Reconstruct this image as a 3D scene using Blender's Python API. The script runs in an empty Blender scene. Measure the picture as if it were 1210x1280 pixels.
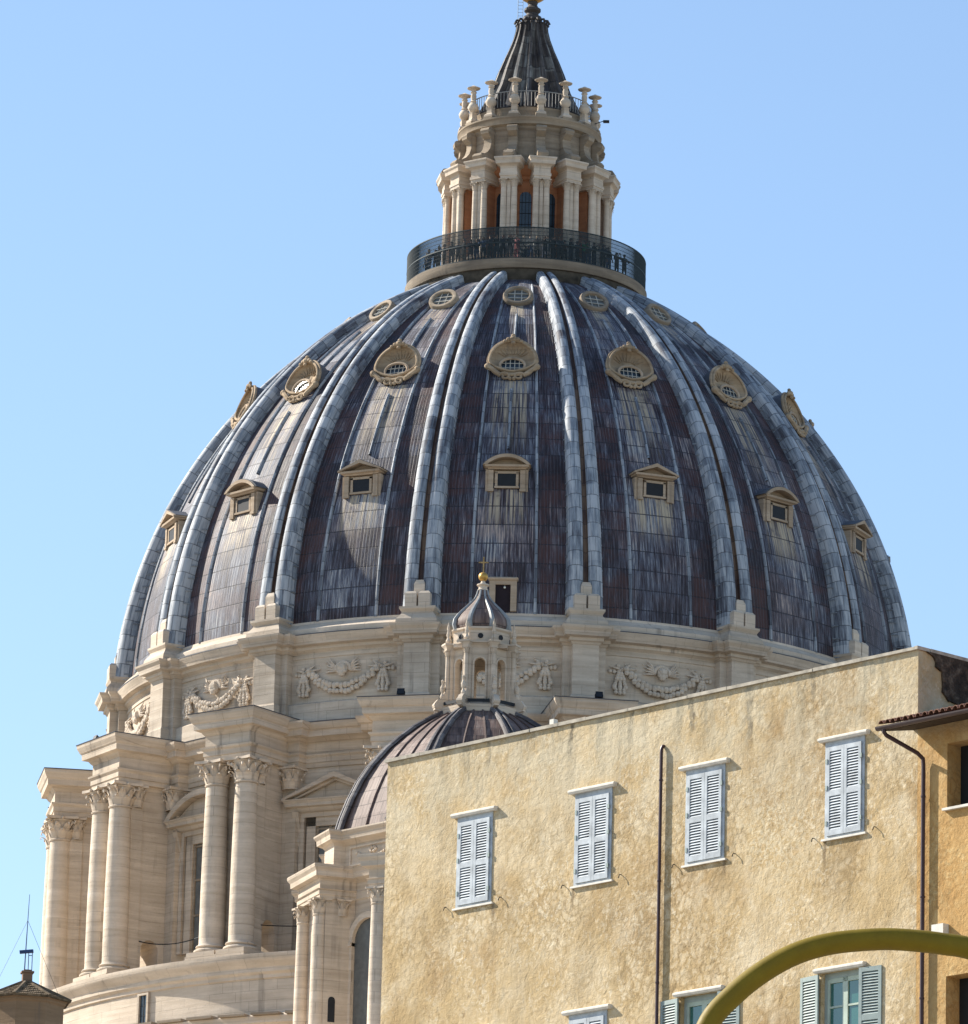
import bpy, math, random
from math import sin, cos, pi, radians, sqrt, atan2, hypot, floor
from mathutils import Vector, Matrix
random.seed(7)
S = bpy.context.scene
COL = S.collection

# ------------------------------------------------------------------ camera
F_PX, PITCH, ROLL, YAW, DIST = 8002.5, .2593, .0254, -.0059, 400.0
GROUND = -1.7
fw = Vector((sin(YAW)*cos(PITCH), cos(YAW)*cos(PITCH), sin(PITCH)))
rt = Vector((cos(YAW), -sin(YAW), 0)); up = rt.cross(fw)
xr = rt*cos(ROLL)+up*sin(ROLL); yr = -rt*sin(ROLL)+up*cos(ROLL)
cd = bpy.data.cameras.new('camera'); cam = bpy.data.objects.new('camera', cd); COL.objects.link(cam)
M = Matrix((xr, yr, -fw)).transposed().to_4x4(); M.translation = Vector((0, -DIST, 0)); cam.matrix_world = M
cd.sensor_fit = 'HORIZONTAL'; cd.sensor_width = 36; cd.lens = F_PX*36/1210
cd.clip_start = .5; cd.clip_end = 20000
S.camera = cam

# ------------------------------------------------------------------ light
SUN_AZ, SUN_EL = radians(-116), radians(35)       # azimuth from the viewer's side, negative = left
sv = Vector((sin(SUN_AZ)*cos(SUN_EL), -cos(SUN_AZ)*cos(SUN_EL), sin(SUN_EL)))
sl = bpy.data.lights.new('sun', 'SUN'); sun = bpy.data.objects.new('sun', sl); COL.objects.link(sun)
sl.energy = 5.0; sl.angle = radians(.5); sl.color = (1, .93, .82)
sun.rotation_euler = (-sv).to_track_quat('-Z', 'Y').to_euler(); sun.location = sv*300
w = bpy.data.worlds.new('World'); S.world = w; w.use_nodes = True
nt = w.node_tree; bg = nt.nodes['Background']
sky = nt.nodes.new('ShaderNodeTexSky'); sky.sky_type = 'NISHITA'; sky.sun_disc = False
sky.sun_elevation = SUN_EL; sky.sun_rotation = atan2(sv.x, sv.y); sky.air_density = 1.0; sky.dust_density = .25; sky.ozone_density = 1.7; sky.altitude = 50
nt.links.new(sky.outputs[0], bg.inputs[0]); bg.inputs[1].default_value = .106
S.view_settings.view_transform = 'Standard'; S.view_settings.look = 'None'
S.view_settings.exposure = 0.9; S.view_settings.gamma = 1
S.cycles.max_bounces = 6

# ------------------------------------------------------------------ object helpers
def tag(o, label=None, cat=None, group=None, kind=None):
    if label: o['label'] = label
    if cat: o['category'] = cat
    if group: o['group'] = group
    if kind: o['kind'] = kind
    return o
def empty(name, loc=(0, 0, 0), rz=0.0):
    o = bpy.data.objects.new(name, None); COL.objects.link(o)
    o.location = loc; o.rotation_euler = (0, 0, rz); o.empty_display_size = .5
    return o
def copy_tree(o, parent=None):
    c = o.copy(); COL.objects.link(c)
    if parent is not None: c.parent = parent
    for ch in o.children: copy_tree(ch, c)
    return c

class MB:
    def __init__(s): s.v = []; s.f = []; s.m = []; s.uv = {}; s.sm = []
    def add(s, vs, fs, m=0, smooth=False, uvs=None):
        b = len(s.v); s.v += [tuple(p) for p in vs]
        for i, f in enumerate(fs):
            if uvs: s.uv[len(s.f)] = uvs[i]
            s.f.append(tuple(b+k for k in f)); s.m.append(m); s.sm.append(smooth)
    def box(s, x0, x1, y0, y1, z0, z1, m=0, T=None):
        vs = [(x0,y0,z0),(x1,y0,z0),(x1,y1,z0),(x0,y1,z0),(x0,y0,z1),(x1,y0,z1),(x1,y1,z1),(x0,y1,z1)]
        if T: vs = [T @ Vector(v) for v in vs]
        s.add(vs, [(0,3,2,1),(4,5,6,7),(0,1,5,4),(1,2,6,5),(2,3,7,6),(3,0,4,7)], m)
    def stack(s, rects, m=0, T=None):      # rects: (x0,x1,y0,y1,z) bottom to top
        vs = []
        for x0,x1,y0,y1,z in rects: vs += [(x0,y0,z),(x1,y0,z),(x1,y1,z),(x0,y1,z)]
        if T: vs = [T @ Vector(v) for v in vs]
        n = len(rects); fs = [(3,2,1,0)]
        for i in range(n-1):
            a = 4*i
            for k in range(4): fs.append((a+k, a+(k+1)%4, a+4+(k+1)%4, a+4+k))
        a = 4*(n-1); fs.append((a,a+1,a+2,a+3)); s.add(vs, fs, m)
    def mould(s, x0, x1, ro, ri, prof, m=0, T=None):   # block at a=0: width x0..x1, outer radius ro, back ri (kept); prof (off,z)
        s.stack([(x0-o, x1+o, -(ro+o), -ri, z) for o, z in prof], m, T)
    def prism(s, pts, t0, t1, axes='xz', m=0, T=None, smooth=False):   # polygon in a plane, extruded along the third axis
        n = len(pts); vs = []
        for t in (t0, t1):
            for a, b in pts:
                vs.append({'xz': (a, t, b), 'yz': (t, a, b), 'xy': (a, b, t)}[axes])
        if T: vs = [T @ Vector(v) for v in vs]
        fs = [tuple(range(n)), tuple(range(2*n-1, n-1, -1))] + [(i, n+i, n+(i+1) % n, (i+1) % n) for i in range(n)]
        s.add(vs, fs, m, smooth)
    def revolve(s, prof, n=64, a0=0.0, a1=2*pi, m=0, T=None, smooth=True, uvf=None, rmod=None):
        full = abs(a1-a0-2*pi) < 1e-6; cols = n if full else n+1; vs = []; fs = []; uvs = []
        for i in range(cols):
            a = a0+(a1-a0)*i/n
            for r, z in prof:
                rr = r*(rmod(a, r, z) if rmod else 1); vs.append((rr*sin(a), -rr*cos(a), z))
        if T: vs = [T @ Vector(v) for v in vs]
        k = len(prof)
        for i in range(n):
            i2 = (i+1) % cols
            for j in range(k-1):
                fs.append((i*k+j, i2*k+j, i2*k+j+1, i*k+j+1))
                if uvf: uvs.append([uvf(i, j), uvf(i+1, j), uvf(i+1, j+1), uvf(i, j+1)])
        s.add(vs, fs, m, smooth, uvs or None)
    def tube(s, pts, r, n=6, m=0, smooth=True, cap=True):
        pts = [Vector(p) for p in pts]; rs = r if isinstance(r, (list, tuple)) else [r]*len(pts)
        vs = []; prev = None
        for i, p in enumerate(pts):
            d = (pts[min(i+1, len(pts)-1)]-pts[max(i-1, 0)]).normalized()
            if prev is None:
                u = d.cross(Vector((0, 0, 1)));
                if u.length < 1e-3: u = d.cross(Vector((1, 0, 0)))
            else: u = prev-d*prev.dot(d)
            u.normalize(); prev = u; w_ = d.cross(u)
            for k in range(n):
                a = 2*pi*k/n; vs.append(p+(u*cos(a)+w_*sin(a))*rs[i])
        fs = []
        for i in range(len(pts)-1):
            for k in range(n): fs.append((i*n+k, (i+1)*n+k, (i+1)*n+(k+1) % n, i*n+(k+1) % n))
        if cap: fs += [tuple(range(n)), tuple(range(len(vs)-1, len(vs)-1-n, -1))]
        s.add(vs, fs, m, smooth)
    def ball(s, c, r, n=8, k=6, m=0):
        r = r if isinstance(r, (list, tuple)) else (r, r, r); vs = []; fs = []
        for j in range(1, k):
            t = pi*j/k
            for i in range(n):
                a = 2*pi*i/n; vs.append((c[0]+r[0]*sin(t)*cos(a), c[1]+r[1]*sin(t)*sin(a), c[2]+r[2]*cos(t)))
        vs += [(c[0], c[1], c[2]+r[2]), (c[0], c[1], c[2]-r[2])]; T_, B_ = len(vs)-2, len(vs)-1
        for i in range(n):
            i2 = (i+1) % n; fs.append((T_, i, i2)); fs.append((B_, (k-2)*n+i2, (k-2)*n+i))
            for j in range(k-2): fs.append((j*n+i, (j+1)*n+i, (j+1)*n+i2, j*n+i2))
        s.add(vs, fs, m, True)
    def build(s, name, mats, parent=None, rz=0.0, loc=(0, 0, 0), angle=35):
        me = bpy.data.meshes.new(name); me.from_pydata(s.v, [], s.f)
        mats = mats if isinstance(mats, (list, tuple)) else [mats]
        for m in mats: me.materials.append(m)
        me.polygons.foreach_set('material_index', s.m); me.polygons.foreach_set('use_smooth', s.sm)
        if s.uv:
            l = me.uv_layers.new(name='UVMap')
            for fi, u in s.uv.items():
                for li, c in zip(me.polygons[fi].loop_indices, u): l.data[li].uv = c
        if any(s.sm):
            try: me.set_sharp_from_angle(angle=radians(angle))
            except Exception: pass
        import bmesh
        bm = bmesh.new(); bm.from_mesh(me); bmesh.ops.recalc_face_normals(bm, faces=bm.faces); bm.to_mesh(me); bm.free()
        me.update()
        o = bpy.data.objects.new(name, me); COL.objects.link(o)
        if parent is not None: o.parent = parent
        o.rotation_euler = (0, 0, rz); o.location = loc
        return o

# ------------------------------------------------------------------ materials
class N:
    def __init__(s, name, rough=.9, metal=0.0, spec=.3):
        s.mat = bpy.data.materials.new(name); s.mat.use_nodes = True; s.t = s.mat.node_tree
        s.b = s.t.nodes['Principled BSDF']; s.b.inputs['Roughness'].default_value = rough
        s.b.inputs['Metallic'].default_value = metal; s.b.inputs['Specular IOR Level'].default_value = spec
    def put(s, sock, val):
        if hasattr(val, 'is_output'): s.t.links.new(val, sock)
        else: sock.default_value = val
    def new(s, typ, **kw):
        n = s.t.nodes.new(typ)
        for k, v in kw.items(): setattr(n, k, v)
        return n
    def pos(s, kind='world'):
        if kind == 'world': return s.new('ShaderNodeNewGeometry').outputs['Position']
        return s.new('ShaderNodeTexCoord').outputs['Object' if kind == 'object' else 'UV']
    def scale(s, vec, sc):
        n = s.new('ShaderNodeVectorMath', operation='MULTIPLY'); s.put(n.inputs[0], vec); n.inputs[1].default_value = sc; return n.outputs[0]
    def noise(s, vec, scale=1.0, detail=4.0, rough=.55, dist=0.0):
        n = s.new('ShaderNodeTexNoise'); s.put(n.inputs['Vector'], vec); n.inputs['Scale'].default_value = scale
        n.inputs['Detail'].default_value = detail; n.inputs['Roughness'].default_value = rough; n.inputs['Distortion'].default_value = dist
        return n.outputs['Fac']
    def vor(s, vec, scale=1.0, feature='F1'):
        n = s.new('ShaderNodeTexVoronoi', feature=feature); s.put(n.inputs['Vector'], vec); n.inputs['Scale'].default_value = scale; return n.outputs['Distance']
    def math(s, op, a, b=0.0, c=None, clamp=False):
        n = s.new('ShaderNodeMath', operation=op, use_clamp=clamp); s.put(n.inputs[0], a); s.put(n.inputs[1], b)
        if c is not None: s.put(n.inputs[2], c)
        return n.outputs[0]
    def ss(s, v, lo, hi):   # smoothstep
        n = s.new('ShaderNodeMapRange', interpolation_type='SMOOTHSTEP'); s.put(n.inputs['Value'], v)
        n.inputs['From Min'].default_value = lo; n.inputs['From Max'].default_value = hi; return n.outputs['Result']
    def ramp(s, v, stops):
        n = s.new('ShaderNodeValToRGB'); s.put(n.inputs[0], v); e = n.color_ramp.elements
        while len(e) < len(stops): e.new(.5)
        for i, (p, c) in enumerate(stops): e[i].position = p; e[i].color = (*c, 1)
        return n.outputs[0]
    def mix(s, f, a, b, mode='MIX'):
        n = s.new('ShaderNodeMix', data_type='RGBA', blend_type=mode)
        s.put(n.inputs[0], f)
        for k, v in ((6, a), (7, b)):
            s.put(n.inputs[k], (*v, 1) if isinstance(v, tuple) and len(v) == 3 else v)
        return n.outputs[2]
    def sep(s, v):
        n = s.new('ShaderNodeSeparateXYZ'); s.put(n.inputs[0], v); return n.outputs
    def comb(s, x, y, z=0.0):
        n = s.new('ShaderNodeCombineXYZ'); s.put(n.inputs[0], x); s.put(n.inputs[1], y); s.put(n.inputs[2], z); return n.outputs[0]
    def bump(s, h, strength=.5, dist=.05, prev=None):
        n = s.new('ShaderNodeBump'); s.put(n.inputs['Height'], h); n.inputs['Strength'].default_value = strength; n.inputs['Distance'].default_value = dist
        if prev is not None: s.put(n.inputs['Normal'], prev)
        return n.outputs[0]
    def out(s, col=None, nrm=None, rough=None):
        if col is not None: s.put(s.b.inputs['Base Color'], (*col, 1) if isinstance(col, tuple) and len(col) == 3 else col)
        if nrm is not None: s.t.links.new(nrm, s.b.inputs['Normal'])
        if rough is not None: s.put(s.b.inputs['Roughness'], rough)
        return s.mat

def flat(name, c, rough=.7, metal=0.0, var=.12, sc=3.0, spec=.3):
    n = N(name, rough, metal, spec); f = n.noise(n.pos(), sc, 5)
    d = tuple(x*(1-var*2) for x in c); e = tuple(min(1, x*(1+var)) for x in c)
    return n.out(n.ramp(f, [(.3, d), (.7, e)]))

def stone(name, light, dark, course=.62, stain=.5, coarse=.3):
    n = N(name, .9); P = n.pos(); X = n.sep(P)
    band = n.noise(n.scale(P, (.25, .25, 3.2)), 1.0, 6, .62, .3)
    big = n.noise(P, .22, 5, .6); fine = n.noise(P, 5.0, 6, .7)
    c = n.ramp(band, [(.30, dark), (.52, tuple((a+b)/2 for a, b in zip(light, dark))), (.72, light)])
    c = n.mix(n.math('MULTIPLY', n.ss(big, .42, .72), .45), c, tuple(x*.62 for x in dark), 'MIX')
    c = n.mix(n.math('MULTIPLY', n.ss(fine, .45, .75), .25), c, tuple(x*.6 for x in light))
    # dark rain streaks and grime
    st = n.noise(n.scale(P, (1.6, 1.6, .11)), 1.0, 5, .6)
    st2 = n.noise(n.scale(P, (.35, .35, .2)), 1.0, 3)
    sm = n.math('MULTIPLY', n.ss(st, .55, .74), n.ss(st2, .42, .62))
    c = n.mix(n.math('MULTIPLY', sm, stain), c, (.12, .10, .085))
    pit = n.math('MULTIPLY', n.ss(n.noise(n.scale(P, (3, 3, 9)), 1.0, 5, .75), .60, .70), .35); c = n.mix(pit, c, tuple(x*.45 for x in dark))
    # joints between the courses
    ang = n.math('MULTIPLY', n.math('ARCTAN2', X[0], X[1]), 27.0)
    br = n.new('ShaderNodeTexBrick'); n.put(br.inputs['Vector'], n.comb(ang, X[2]))
    br.inputs['Scale'].default_value = 1; br.inputs['Brick Width'].default_value = 1.7; br.inputs['Row Height'].default_value = course
    br.inputs['Mortar Size'].default_value = .018; br.inputs['Mortar Smooth'].default_value = .3
    br.inputs['Color1'].default_value = (1, 1, 1, 1); br.inputs['Color2'].default_value = (.8, .8, .8, 1); br.inputs['Mortar'].default_value = (.9, .9, .9, 1)
    c = n.mix(.4, c, br.outputs['Color'], 'MULTIPLY')
    c = n.mix(n.math('MULTIPLY', n.math('MULTIPLY', br.outputs['Fac'], n.ss(big, .35, .6)), .42), c, (.16, .125, .095))
    h = n.math('ADD', n.math('MULTIPLY', fine, .5), n.math('MULTIPLY', band, .8))
    nb = n.bump(h, .45, .06); nb = n.bump(n.math('SUBTRACT', 1.0, br.outputs['Fac']), .4, .02, nb)
    return n.out(c, nb)

TRAV = stone('travertine', (.68, .58, .465), (.46, .375, .285), stain=.65)
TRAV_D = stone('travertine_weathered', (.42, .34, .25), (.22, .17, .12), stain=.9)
TRAV_W = stone('travertine_pale', (.72, .615, .50), (.53, .435, .33), stain=.5)
TRAV_O = stone('travertine_warm', (.53, .42, .31), (.36, .27, .185), stain=.7)
TRAV_S = stone('travertine_tan', (.52, .40, .27), (.28, .20, .125), course=5.0, stain=.9)
OCHRE = stone('ochre_render', (.58, .275, .145), (.42, .185, .095), course=3.0, stain=.3)
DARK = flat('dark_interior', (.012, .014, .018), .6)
GLASS = flat('old_glass', (.03, .045, .06), .25, spec=.6)
GREYGLASS = flat('grey_glass', (.12, .125, .12), .3)
LEADW = flat('weathered_lead_flashing', (.10, .105, .12), .6, .1)
IRON = flat('dark_iron', (.018, .022, .028), .6, .3)
GOLD = flat('gilded_bronze', (.48, .29, .08), .5, .7, .25)
GOLD_D = flat('tarnished_gilt', (.42, .28, .12), .5, .5, .25)
GRILLE = flat('pale_grille', (.50, .48, .42), .7)

# shell profile
RC, RHO, Z0 = 5.7657, 31.7898, 91.3412
PHI_B = math.asin((93.15-Z0)/30.74)
def th(phi): return 1.05-.45*phi/radians(64)
def shp(phi, h=0.0):           # point on the lead shell, h = height along the normal
    r = RHO-th(phi)+h; return (-RC+r*cos(phi), Z0+r*sin(phi))
ARC = 30.74

def lead(name, kind):
    n = N(name, .66, .0, .4); uv = n.pos('uv'); U = n.sep(uv); P = n.pos()
    if kind == 'shell':
        b = n.math('SUBTRACT', U[0], n.math('ROUND', U[0])); ab = n.math('ABSOLUTE', b)
        vec = n.comb(n.math('MULTIPLY', U[0], 22.0), n.math('DIVIDE', U[1], 1.28))
        vecn = (88.0, .55)
    else:
        b = None; vec = n.comb(n.math('MULTIPLY', U[0], 1.9), n.math('DIVIDE', U[1], .95)); vecn = (5.0, .5)
    br = n.new('ShaderNodeTexBrick'); n.put(br.inputs['Vector'], vec); br.offset = .5
    for k, v in (('Scale', 1), ('Brick Width', 1), ('Row Height', 1), ('Mortar Size', .035 if kind == 'shell' else .03), ('Mortar Smooth', .4), ('Bias', 0)): br.inputs[k].default_value = v
    br.inputs['Color1'].default_value = (0, 0, 0, 1); br.inputs['Color2'].default_value = (1, 1, 1, 1); br.inputs['Mortar'].default_value = (.5, .5, .5, 1)
    vn = n.comb(n.math('MULTIPLY', U[0], vecn[0]), n.math('MULTIPLY', U[1], vecn[1]))
    streak = n.noise(vn, 1.0, 6, .7)
    streak2 = n.noise(n.comb(n.math('MULTIPLY', U[0], vecn[0]*2.3), n.math('MULTIPLY', U[1], .25)), 1.0, 4, .7)
    patch = n.noise(P, .16, 4, .6, .4)
    rowc = n.new('ShaderNodeTexWhiteNoise', noise_dimensions='2D')
    n.put(rowc.inputs['Vector'], n.comb(n.math('FLOOR', n.math('MULTIPLY', U[0], 7.0 if kind == 'shell' else 1.0)), n.math('FLOOR', n.math('DIVIDE', U[1], 2.56))))
    sheet = br.outputs['Color']
    if kind == 'shell':
        f = n.math('ADD', n.math('MULTIPLY', n.ss(streak, .28, .72), .40), n.math('MULTIPLY', n.ss(streak2, .3, .7), .26)); f = n.math('ADD', f, .18)
        f = n.math('ADD', f, n.math('MULTIPLY', n.math('SUBTRACT', rowc.outputs['Value'], .5), .20))
        f = n.math('ADD', f, n.math('MULTIPLY', n.math('SUBTRACT', sheet, .5), .06))
        f = n.math('ADD', f, n.math('MULTIPLY', n.math('SUBTRACT', patch, .5), .5))
        side = n.ss(ab, .17, .25)
        f = n.math('SUBTRACT', f, n.math('MULTIPLY', side, .12))
        c = n.ramp(f, [(.32, (.018, .013, .017)), (.43, (.050, .040, .050)), (.52, (.080, .084, .112)), (.62, (.155, .170, .210)), (.77, (.40, .39, .37))])
        br2 = n.noise(P, .35, 3, .6)
        c = n.mix(n.math('MULTIPLY', n.ss(br2, .46, .64), .7), c, n.mix(1.0, c, (1.2, .88, .72), 'MULTIPLY'))
        c = n.mix(n.math('MULTIPLY', n.math('MULTIPLY', side, n.ss(n.noise(P, .5, 5, .65), .42, .6)), .6), c, (.085, .034, .026))
        # limewash running down from the stone windows
        arc = U[1]
        def run(top, length, wd):
            m = n.math('MULTIPLY', n.ss(arc, top-length, top-length*.25), n.math('LESS_THAN', arc, top))
            m = n.math('MULTIPLY', m, n.math('SUBTRACT', 1.0, n.ss(ab, wd*.7, wd)))
            return n.math('MULTIPLY', m, n.ss(n.noise(n.comb(n.math('MULTIPLY', U[0], 60.0), n.math('MULTIPLY', U[1], .16)), 1.0, 4, .6), .42, .56))
        m1 = run(ARC*radians(35.6), 6.8, .15); m2 = run(ARC*radians(18.9), 3.6, .15); m3 = run(ARC*radians(53), 3.4, .10)
        mm = n.math('MAXIMUM', n.math('MAXIMUM', m1, m2), m3)
        c = n.mix(n.math('MULTIPLY', n.math('MULTIPLY', mm, n.ss(n.noise(P, .9, 4, .6), .24, .52)), .9), c, (.47, .38, .26))
        joint = br.outputs['Fac']
        # fine standing seams
        fs = n.math('ABSOLUTE', n.math('SUBTRACT', n.math('FRACT', n.math('MULTIPLY', U[0], 44.0)), .5))
        seam = n.ss(fs, .40, .5)
        c = n.mix(n.math('MULTIPLY', joint, .8), c, (.02, .018, .024))
        c = n.mix(n.math('MULTIPLY', seam, n.math('MULTIPLY', streak, .7)), c, (.26, .27, .32))
        h = n.math('ADD', n.math('MULTIPLY', seam, .8), n.math('MULTIPLY', n.math('SUBTRACT', 1.0, joint), .6))
        nb = n.bump(h, .7, .05); nb = n.bump(n.math('ADD', streak, patch), .35, .12, nb)
        return n.out(c, nb, n.ramp(streak, [(.3, (.52, .52, .52)), (.7, (.78, .78, .78))]))
    f = n.math('ADD', n.math('MULTIPLY', streak, .7), n.math('MULTIPLY', patch, .5))
    f = n.math('ADD', f, n.math('MULTIPLY', n.math('SUBTRACT', sheet, .5), .16))
    f = n.math('ADD', f, n.math('MULTIPLY', n.math('SUBTRACT', rowc.outputs['Value'], .5), .12))
    if kind == 'rib': st = [(.38, (.04, .036, .044)), (.47, (.11, .12, .145)), (.57, (.22, .25, .285)), (.70, (.42, .44, .46))]
    elif kind == 'channel': st = [(.36, (.028, .016, .014)), (.54, (.07, .04, .03)), (.72, (.17, .11, .07))]
    elif kind == 'spire': st = [(.36, (.010, .009, .010)), (.52, (.034, .027, .025)), (.66, (.095, .082, .072)), (.78, (.24, .24, .22))]
    elif kind == 'crib': st = [(.36, (.025, .02, .022)), (.52, (.07, .06, .062)), (.66, (.13, .12, .12)), (.78, (.26, .24, .23))]
    else: st = [(.36, (.035, .022, .019)), (.50, (.10, .062, .050)), (.64, (.17, .115, .095)), (.8, (.28, .22, .19))]
    c = n.ramp(f, st); c = n.mix(n.math('MULTIPLY', br.outputs['Fac'], .65), c, (.02, .02, .026))
    nb = n.bump(n.math('SUBTRACT', 1.0, br.outputs['Fac']), .6, .05); nb = n.bump(streak, .3, .08, nb)
    return n.out(c, nb)
LEAD = lead('lead_sheet_shell', 'shell'); LRIB = lead('lead_sheet_rib', 'rib'); LCHAN = lead('brown_lead_channel', 'channel'); LCUP = lead('brown_lead_cupola', 'cupola')

# ------------------------------------------------------------------ setting: ground
g = MB(); g.add([(-6000,-6000,GROUND),(6000,-6000,GROUND),(6000,6000,GROUND),(-6000,6000,GROUND)], [(0,1,2,3)])
gn = N('paving', .9); gp = gn.pos(); gf = gn.noise(gp, .15, 6)
GRD = gn.out(gn.ramp(gf, [(.3, (.20, .18, .155)), (.7, (.30, .27, .23))]), gn.bump(gn.noise(gp, 3, 4), .3, .05))
tag(g.build('ground', GRD), kind='structure')

# ================================================================== THE GREAT DOME
OFF = radians(-2.16)
dome = tag(empty('basilica_dome', (0, 0, GROUND), OFF), 'huge ribbed lead dome on a pale stone drum with paired columns and tall lantern', 'dome')
UPZ = (0, 0, -GROUND)
def ring16(o, rows=None, skip=()):
    """first object o built at angle 0 -> copies (with children) around the axis"""
    out = []
    angs = rows if rows is not None else [22.5*k for k in range(16)]
    for i, a in enumerate(angs):
        c = o if i == 0 else copy_tree(o, o.parent)
        c.rotation_euler = (0, 0, radians(a)); out.append(c)
    return out
BAYS = [22.5*k for k in range(16)]; RIBS = [22.5*k+11.25 for k in range(16)]

# --- body of the church below the drum
b = MB()
b.box(-46, 46, -38, 60, GROUND, 52, 0)
b.revolve([(36, 50), (36, 60), (33.6, 60.4), (33.6, 66.6), (33.9, 66.8), (33.9, 67.2), (31.0, 67.9)], 128)
b.build('lower_walls', TRAV_W, dome, loc=UPZ)
b = MB()
b.revolve([(30.5, 60), (30.5, 70.1), (30.62, 70.15), (30.62, 70.35), (30.8, 70.5), (30.8, 70.75), (30.95, 70.95), (31.15, 71.15), (31.2, 71.3), (31.2, 71.54), (24.5, 71.62)], 160)
pod = b.build('podium', TRAV_W, dome, loc=UPZ)
b = MB()
for a in [radians(k*7.5/2) for k in range(96)]:
    T = Matrix.Rotation(a, 4, 'Z'); b.box(-.9, .9, -34.15+random.uniform(-.05, .05), -33.4, 67.22, 67.34+random.uniform(0, .05), 0, T)
b.build('tile_coping', TRAV_D, pod)
b = MB(); T = Matrix.Rotation(radians(-43.6), 4, 'Z')
for x0, x1, z0, z1 in ((-.5, -.34, 68.1, 69.95), (.34, .5, 68.1, 69.95), (-.5, .5, 69.95, 70.08), (-.5, .5, 67.98, 68.1)): b.box(x0, x1, -30.66, -30.3, z0, z1, 0, T)
win = b.build('small_window', TRAV, pod)
b = MB(); b.box(-.34, .34, -30.53, -30.4, 68.1, 69.95, 0, T); b.build('window_pane', GLASS, win)
b = MB(); b.box(-.02, .02, -30.56, -30.531, 68.1, 69.95, 0, T)
for z in (68.7, 69.3): b.box(-.34, .34, -30.56, -30.531, z, z+.03, 0, T)
b.build('window_bars', IRON, win)

# --- drum wall with its entablature
def ent(R): return [(R, 84.02), (R+.03, 84.28), (R+.08, 84.30), (R+.08, 84.6), (R+.2, 84.72), (R+.2, 84.8), (R+.02, 84.84), (R+.02, 85.5), (R+.15, 85.58), (R+.3, 85.72), (R+.7, 85.78), (R+.72, 86.12), (R+.85, 86.2), (R+1.0, 86.45), (R+1.02, 86.58)]
b = MB(); b.revolve([(25.3, 71), (25.3, 71.9), (25.1, 72.0), (25.1, 84.0)] + ent(25.2), 160)
b.build('drum_wall', TRAV, dome, loc=UPZ)
b = MB(); b.revolve([(26.24, 86.585), (26.26, 86.64), (25.0, 86.9)], 160); b.build('cornice_flashing', LEADW, dome, loc=UPZ)

# --- Corinthian capital and column (shared meshes)
def capital(b, cx, cy, z0, H, r, m=0):
    T0 = Matrix.Translation((cx, cy, 0))
    b.revolve([(r*1.08, z0), (r*1.12, z0+.03*H), (r*1.08, z0+.06*H), (r*.98, z0+.08*H), (r*1.0, z0+.5*H), (r*1.12, z0+.75*H), (r*1.35, z0+.87*H)], 14, T=T0, m=m)
    for row, (zb, hh, n_, off) in enumerate(((.06, .40, 8, 0), (.12, .62, 8, pi/8))):
        for k in range(n_):
            a = off+2*pi*k/n_; w2 = r*.36; vs = []
            prof = [(r*1.0, 0), (r*1.10, .35), (r*1.16, .7), (r*1.36, .95), (r*1.60, 1.0), (r*1.66, .82), (r*1.5, .74)]
            for q, (rr, t) in enumerate(prof):
                ww = w2*(1-.16*q) if q > 2 else w2
                for sgn in (-1, 0, 1):
                    rad = rr-(.05*r if sgn else -.04*r); vs.append((cx+rad*sin(a)+sgn*ww*cos(a), cy-rad*cos(a)+sgn*ww*sin(a), z0+(zb+hh*t)*H))
            fs = []
            for q in range(len(prof)-1):
                for e in (0, 1): fs.append((q*3+e, q*3+e+1, q*3+e+4, q*3+e+3))
            b.add(vs, fs, m, True)
    for k in range(4):
        a = pi/4+k*pi/2; pts = []
        for q in range(9):
            t = q/8*1.6*pi; rad = r*(1.62-.0*q)+r*.2*cos(t+pi*.9)*(1-q*.08); zz = z0+H*.80+r*.2*sin(t+pi*.9)*(1-q*.08)
            pts.append((cx+rad*sin(a), cy-rad*cos(a), zz))
        b.tube([(cx+r*1.05*sin(a), cy-r*1.05*cos(a), z0+H*.55)]+pts, r*.1, 5, m)
    for k in range(4):
        a = k*pi/2; b.ball((cx+r*1.38*sin(a), cy-r*1.38*cos(a), z0+H*.93), r*.16, 6, 4, m)
    # abacus with concave sides
    pts = []
    for k in range(4):
        a = k*pi/2
        for t, rr in ((-.9, 1.52), (-.5, 1.33), (0, 1.24), (.5, 1.33), (.9, 1.52)):
            pts.append((cx+r*(rr*sin(a)+t*1.62*cos(a)), cy+r*(-rr*cos(a)+t*1.62*sin(a))))
    b.prism(pts, z0+.89*H, z0+H, 'xy', m)
def column(b, cx, cy, z0, z1, r, m=0, n=20, plinth=True):
    T0 = Matrix.Translation((cx, cy, 0)); h = r*.98; rt_ = r*.86
    if plinth: b.box(cx-r*1.38, cx+r*1.38, cy-r*1.38, cy+r*1.38, z0, z0+h*.34, m)
    p = [(r*1.30, h*.34), (r*1.38, h*.44), (r*1.38, h*.54), (r*1.30, h*.62), (r*1.14, h*.66), (r*1.12, h*.74), (r*1.2, h*.79), (r*1.24, h*.86), (r*1.18, h*.94), (r*1.06, h*.97), (r*1.03, h*1.06), (r, h*1.15)]
    p = [(a, z0+c) for a, c in p]; zb = z0+h*1.2; L = z1-zb
    for q in range(1, 10):
        t = q/10; p.append((r-(r-rt_)*max(0, t-.25)**1.5/.65, zb+L*t))
    p += [(rt_, z1-.05*r), (rt_*1.1, z1-.04*r), (rt_*1.1, z1)]
    b.revolve(p, n, T=T0, m=m)

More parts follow.
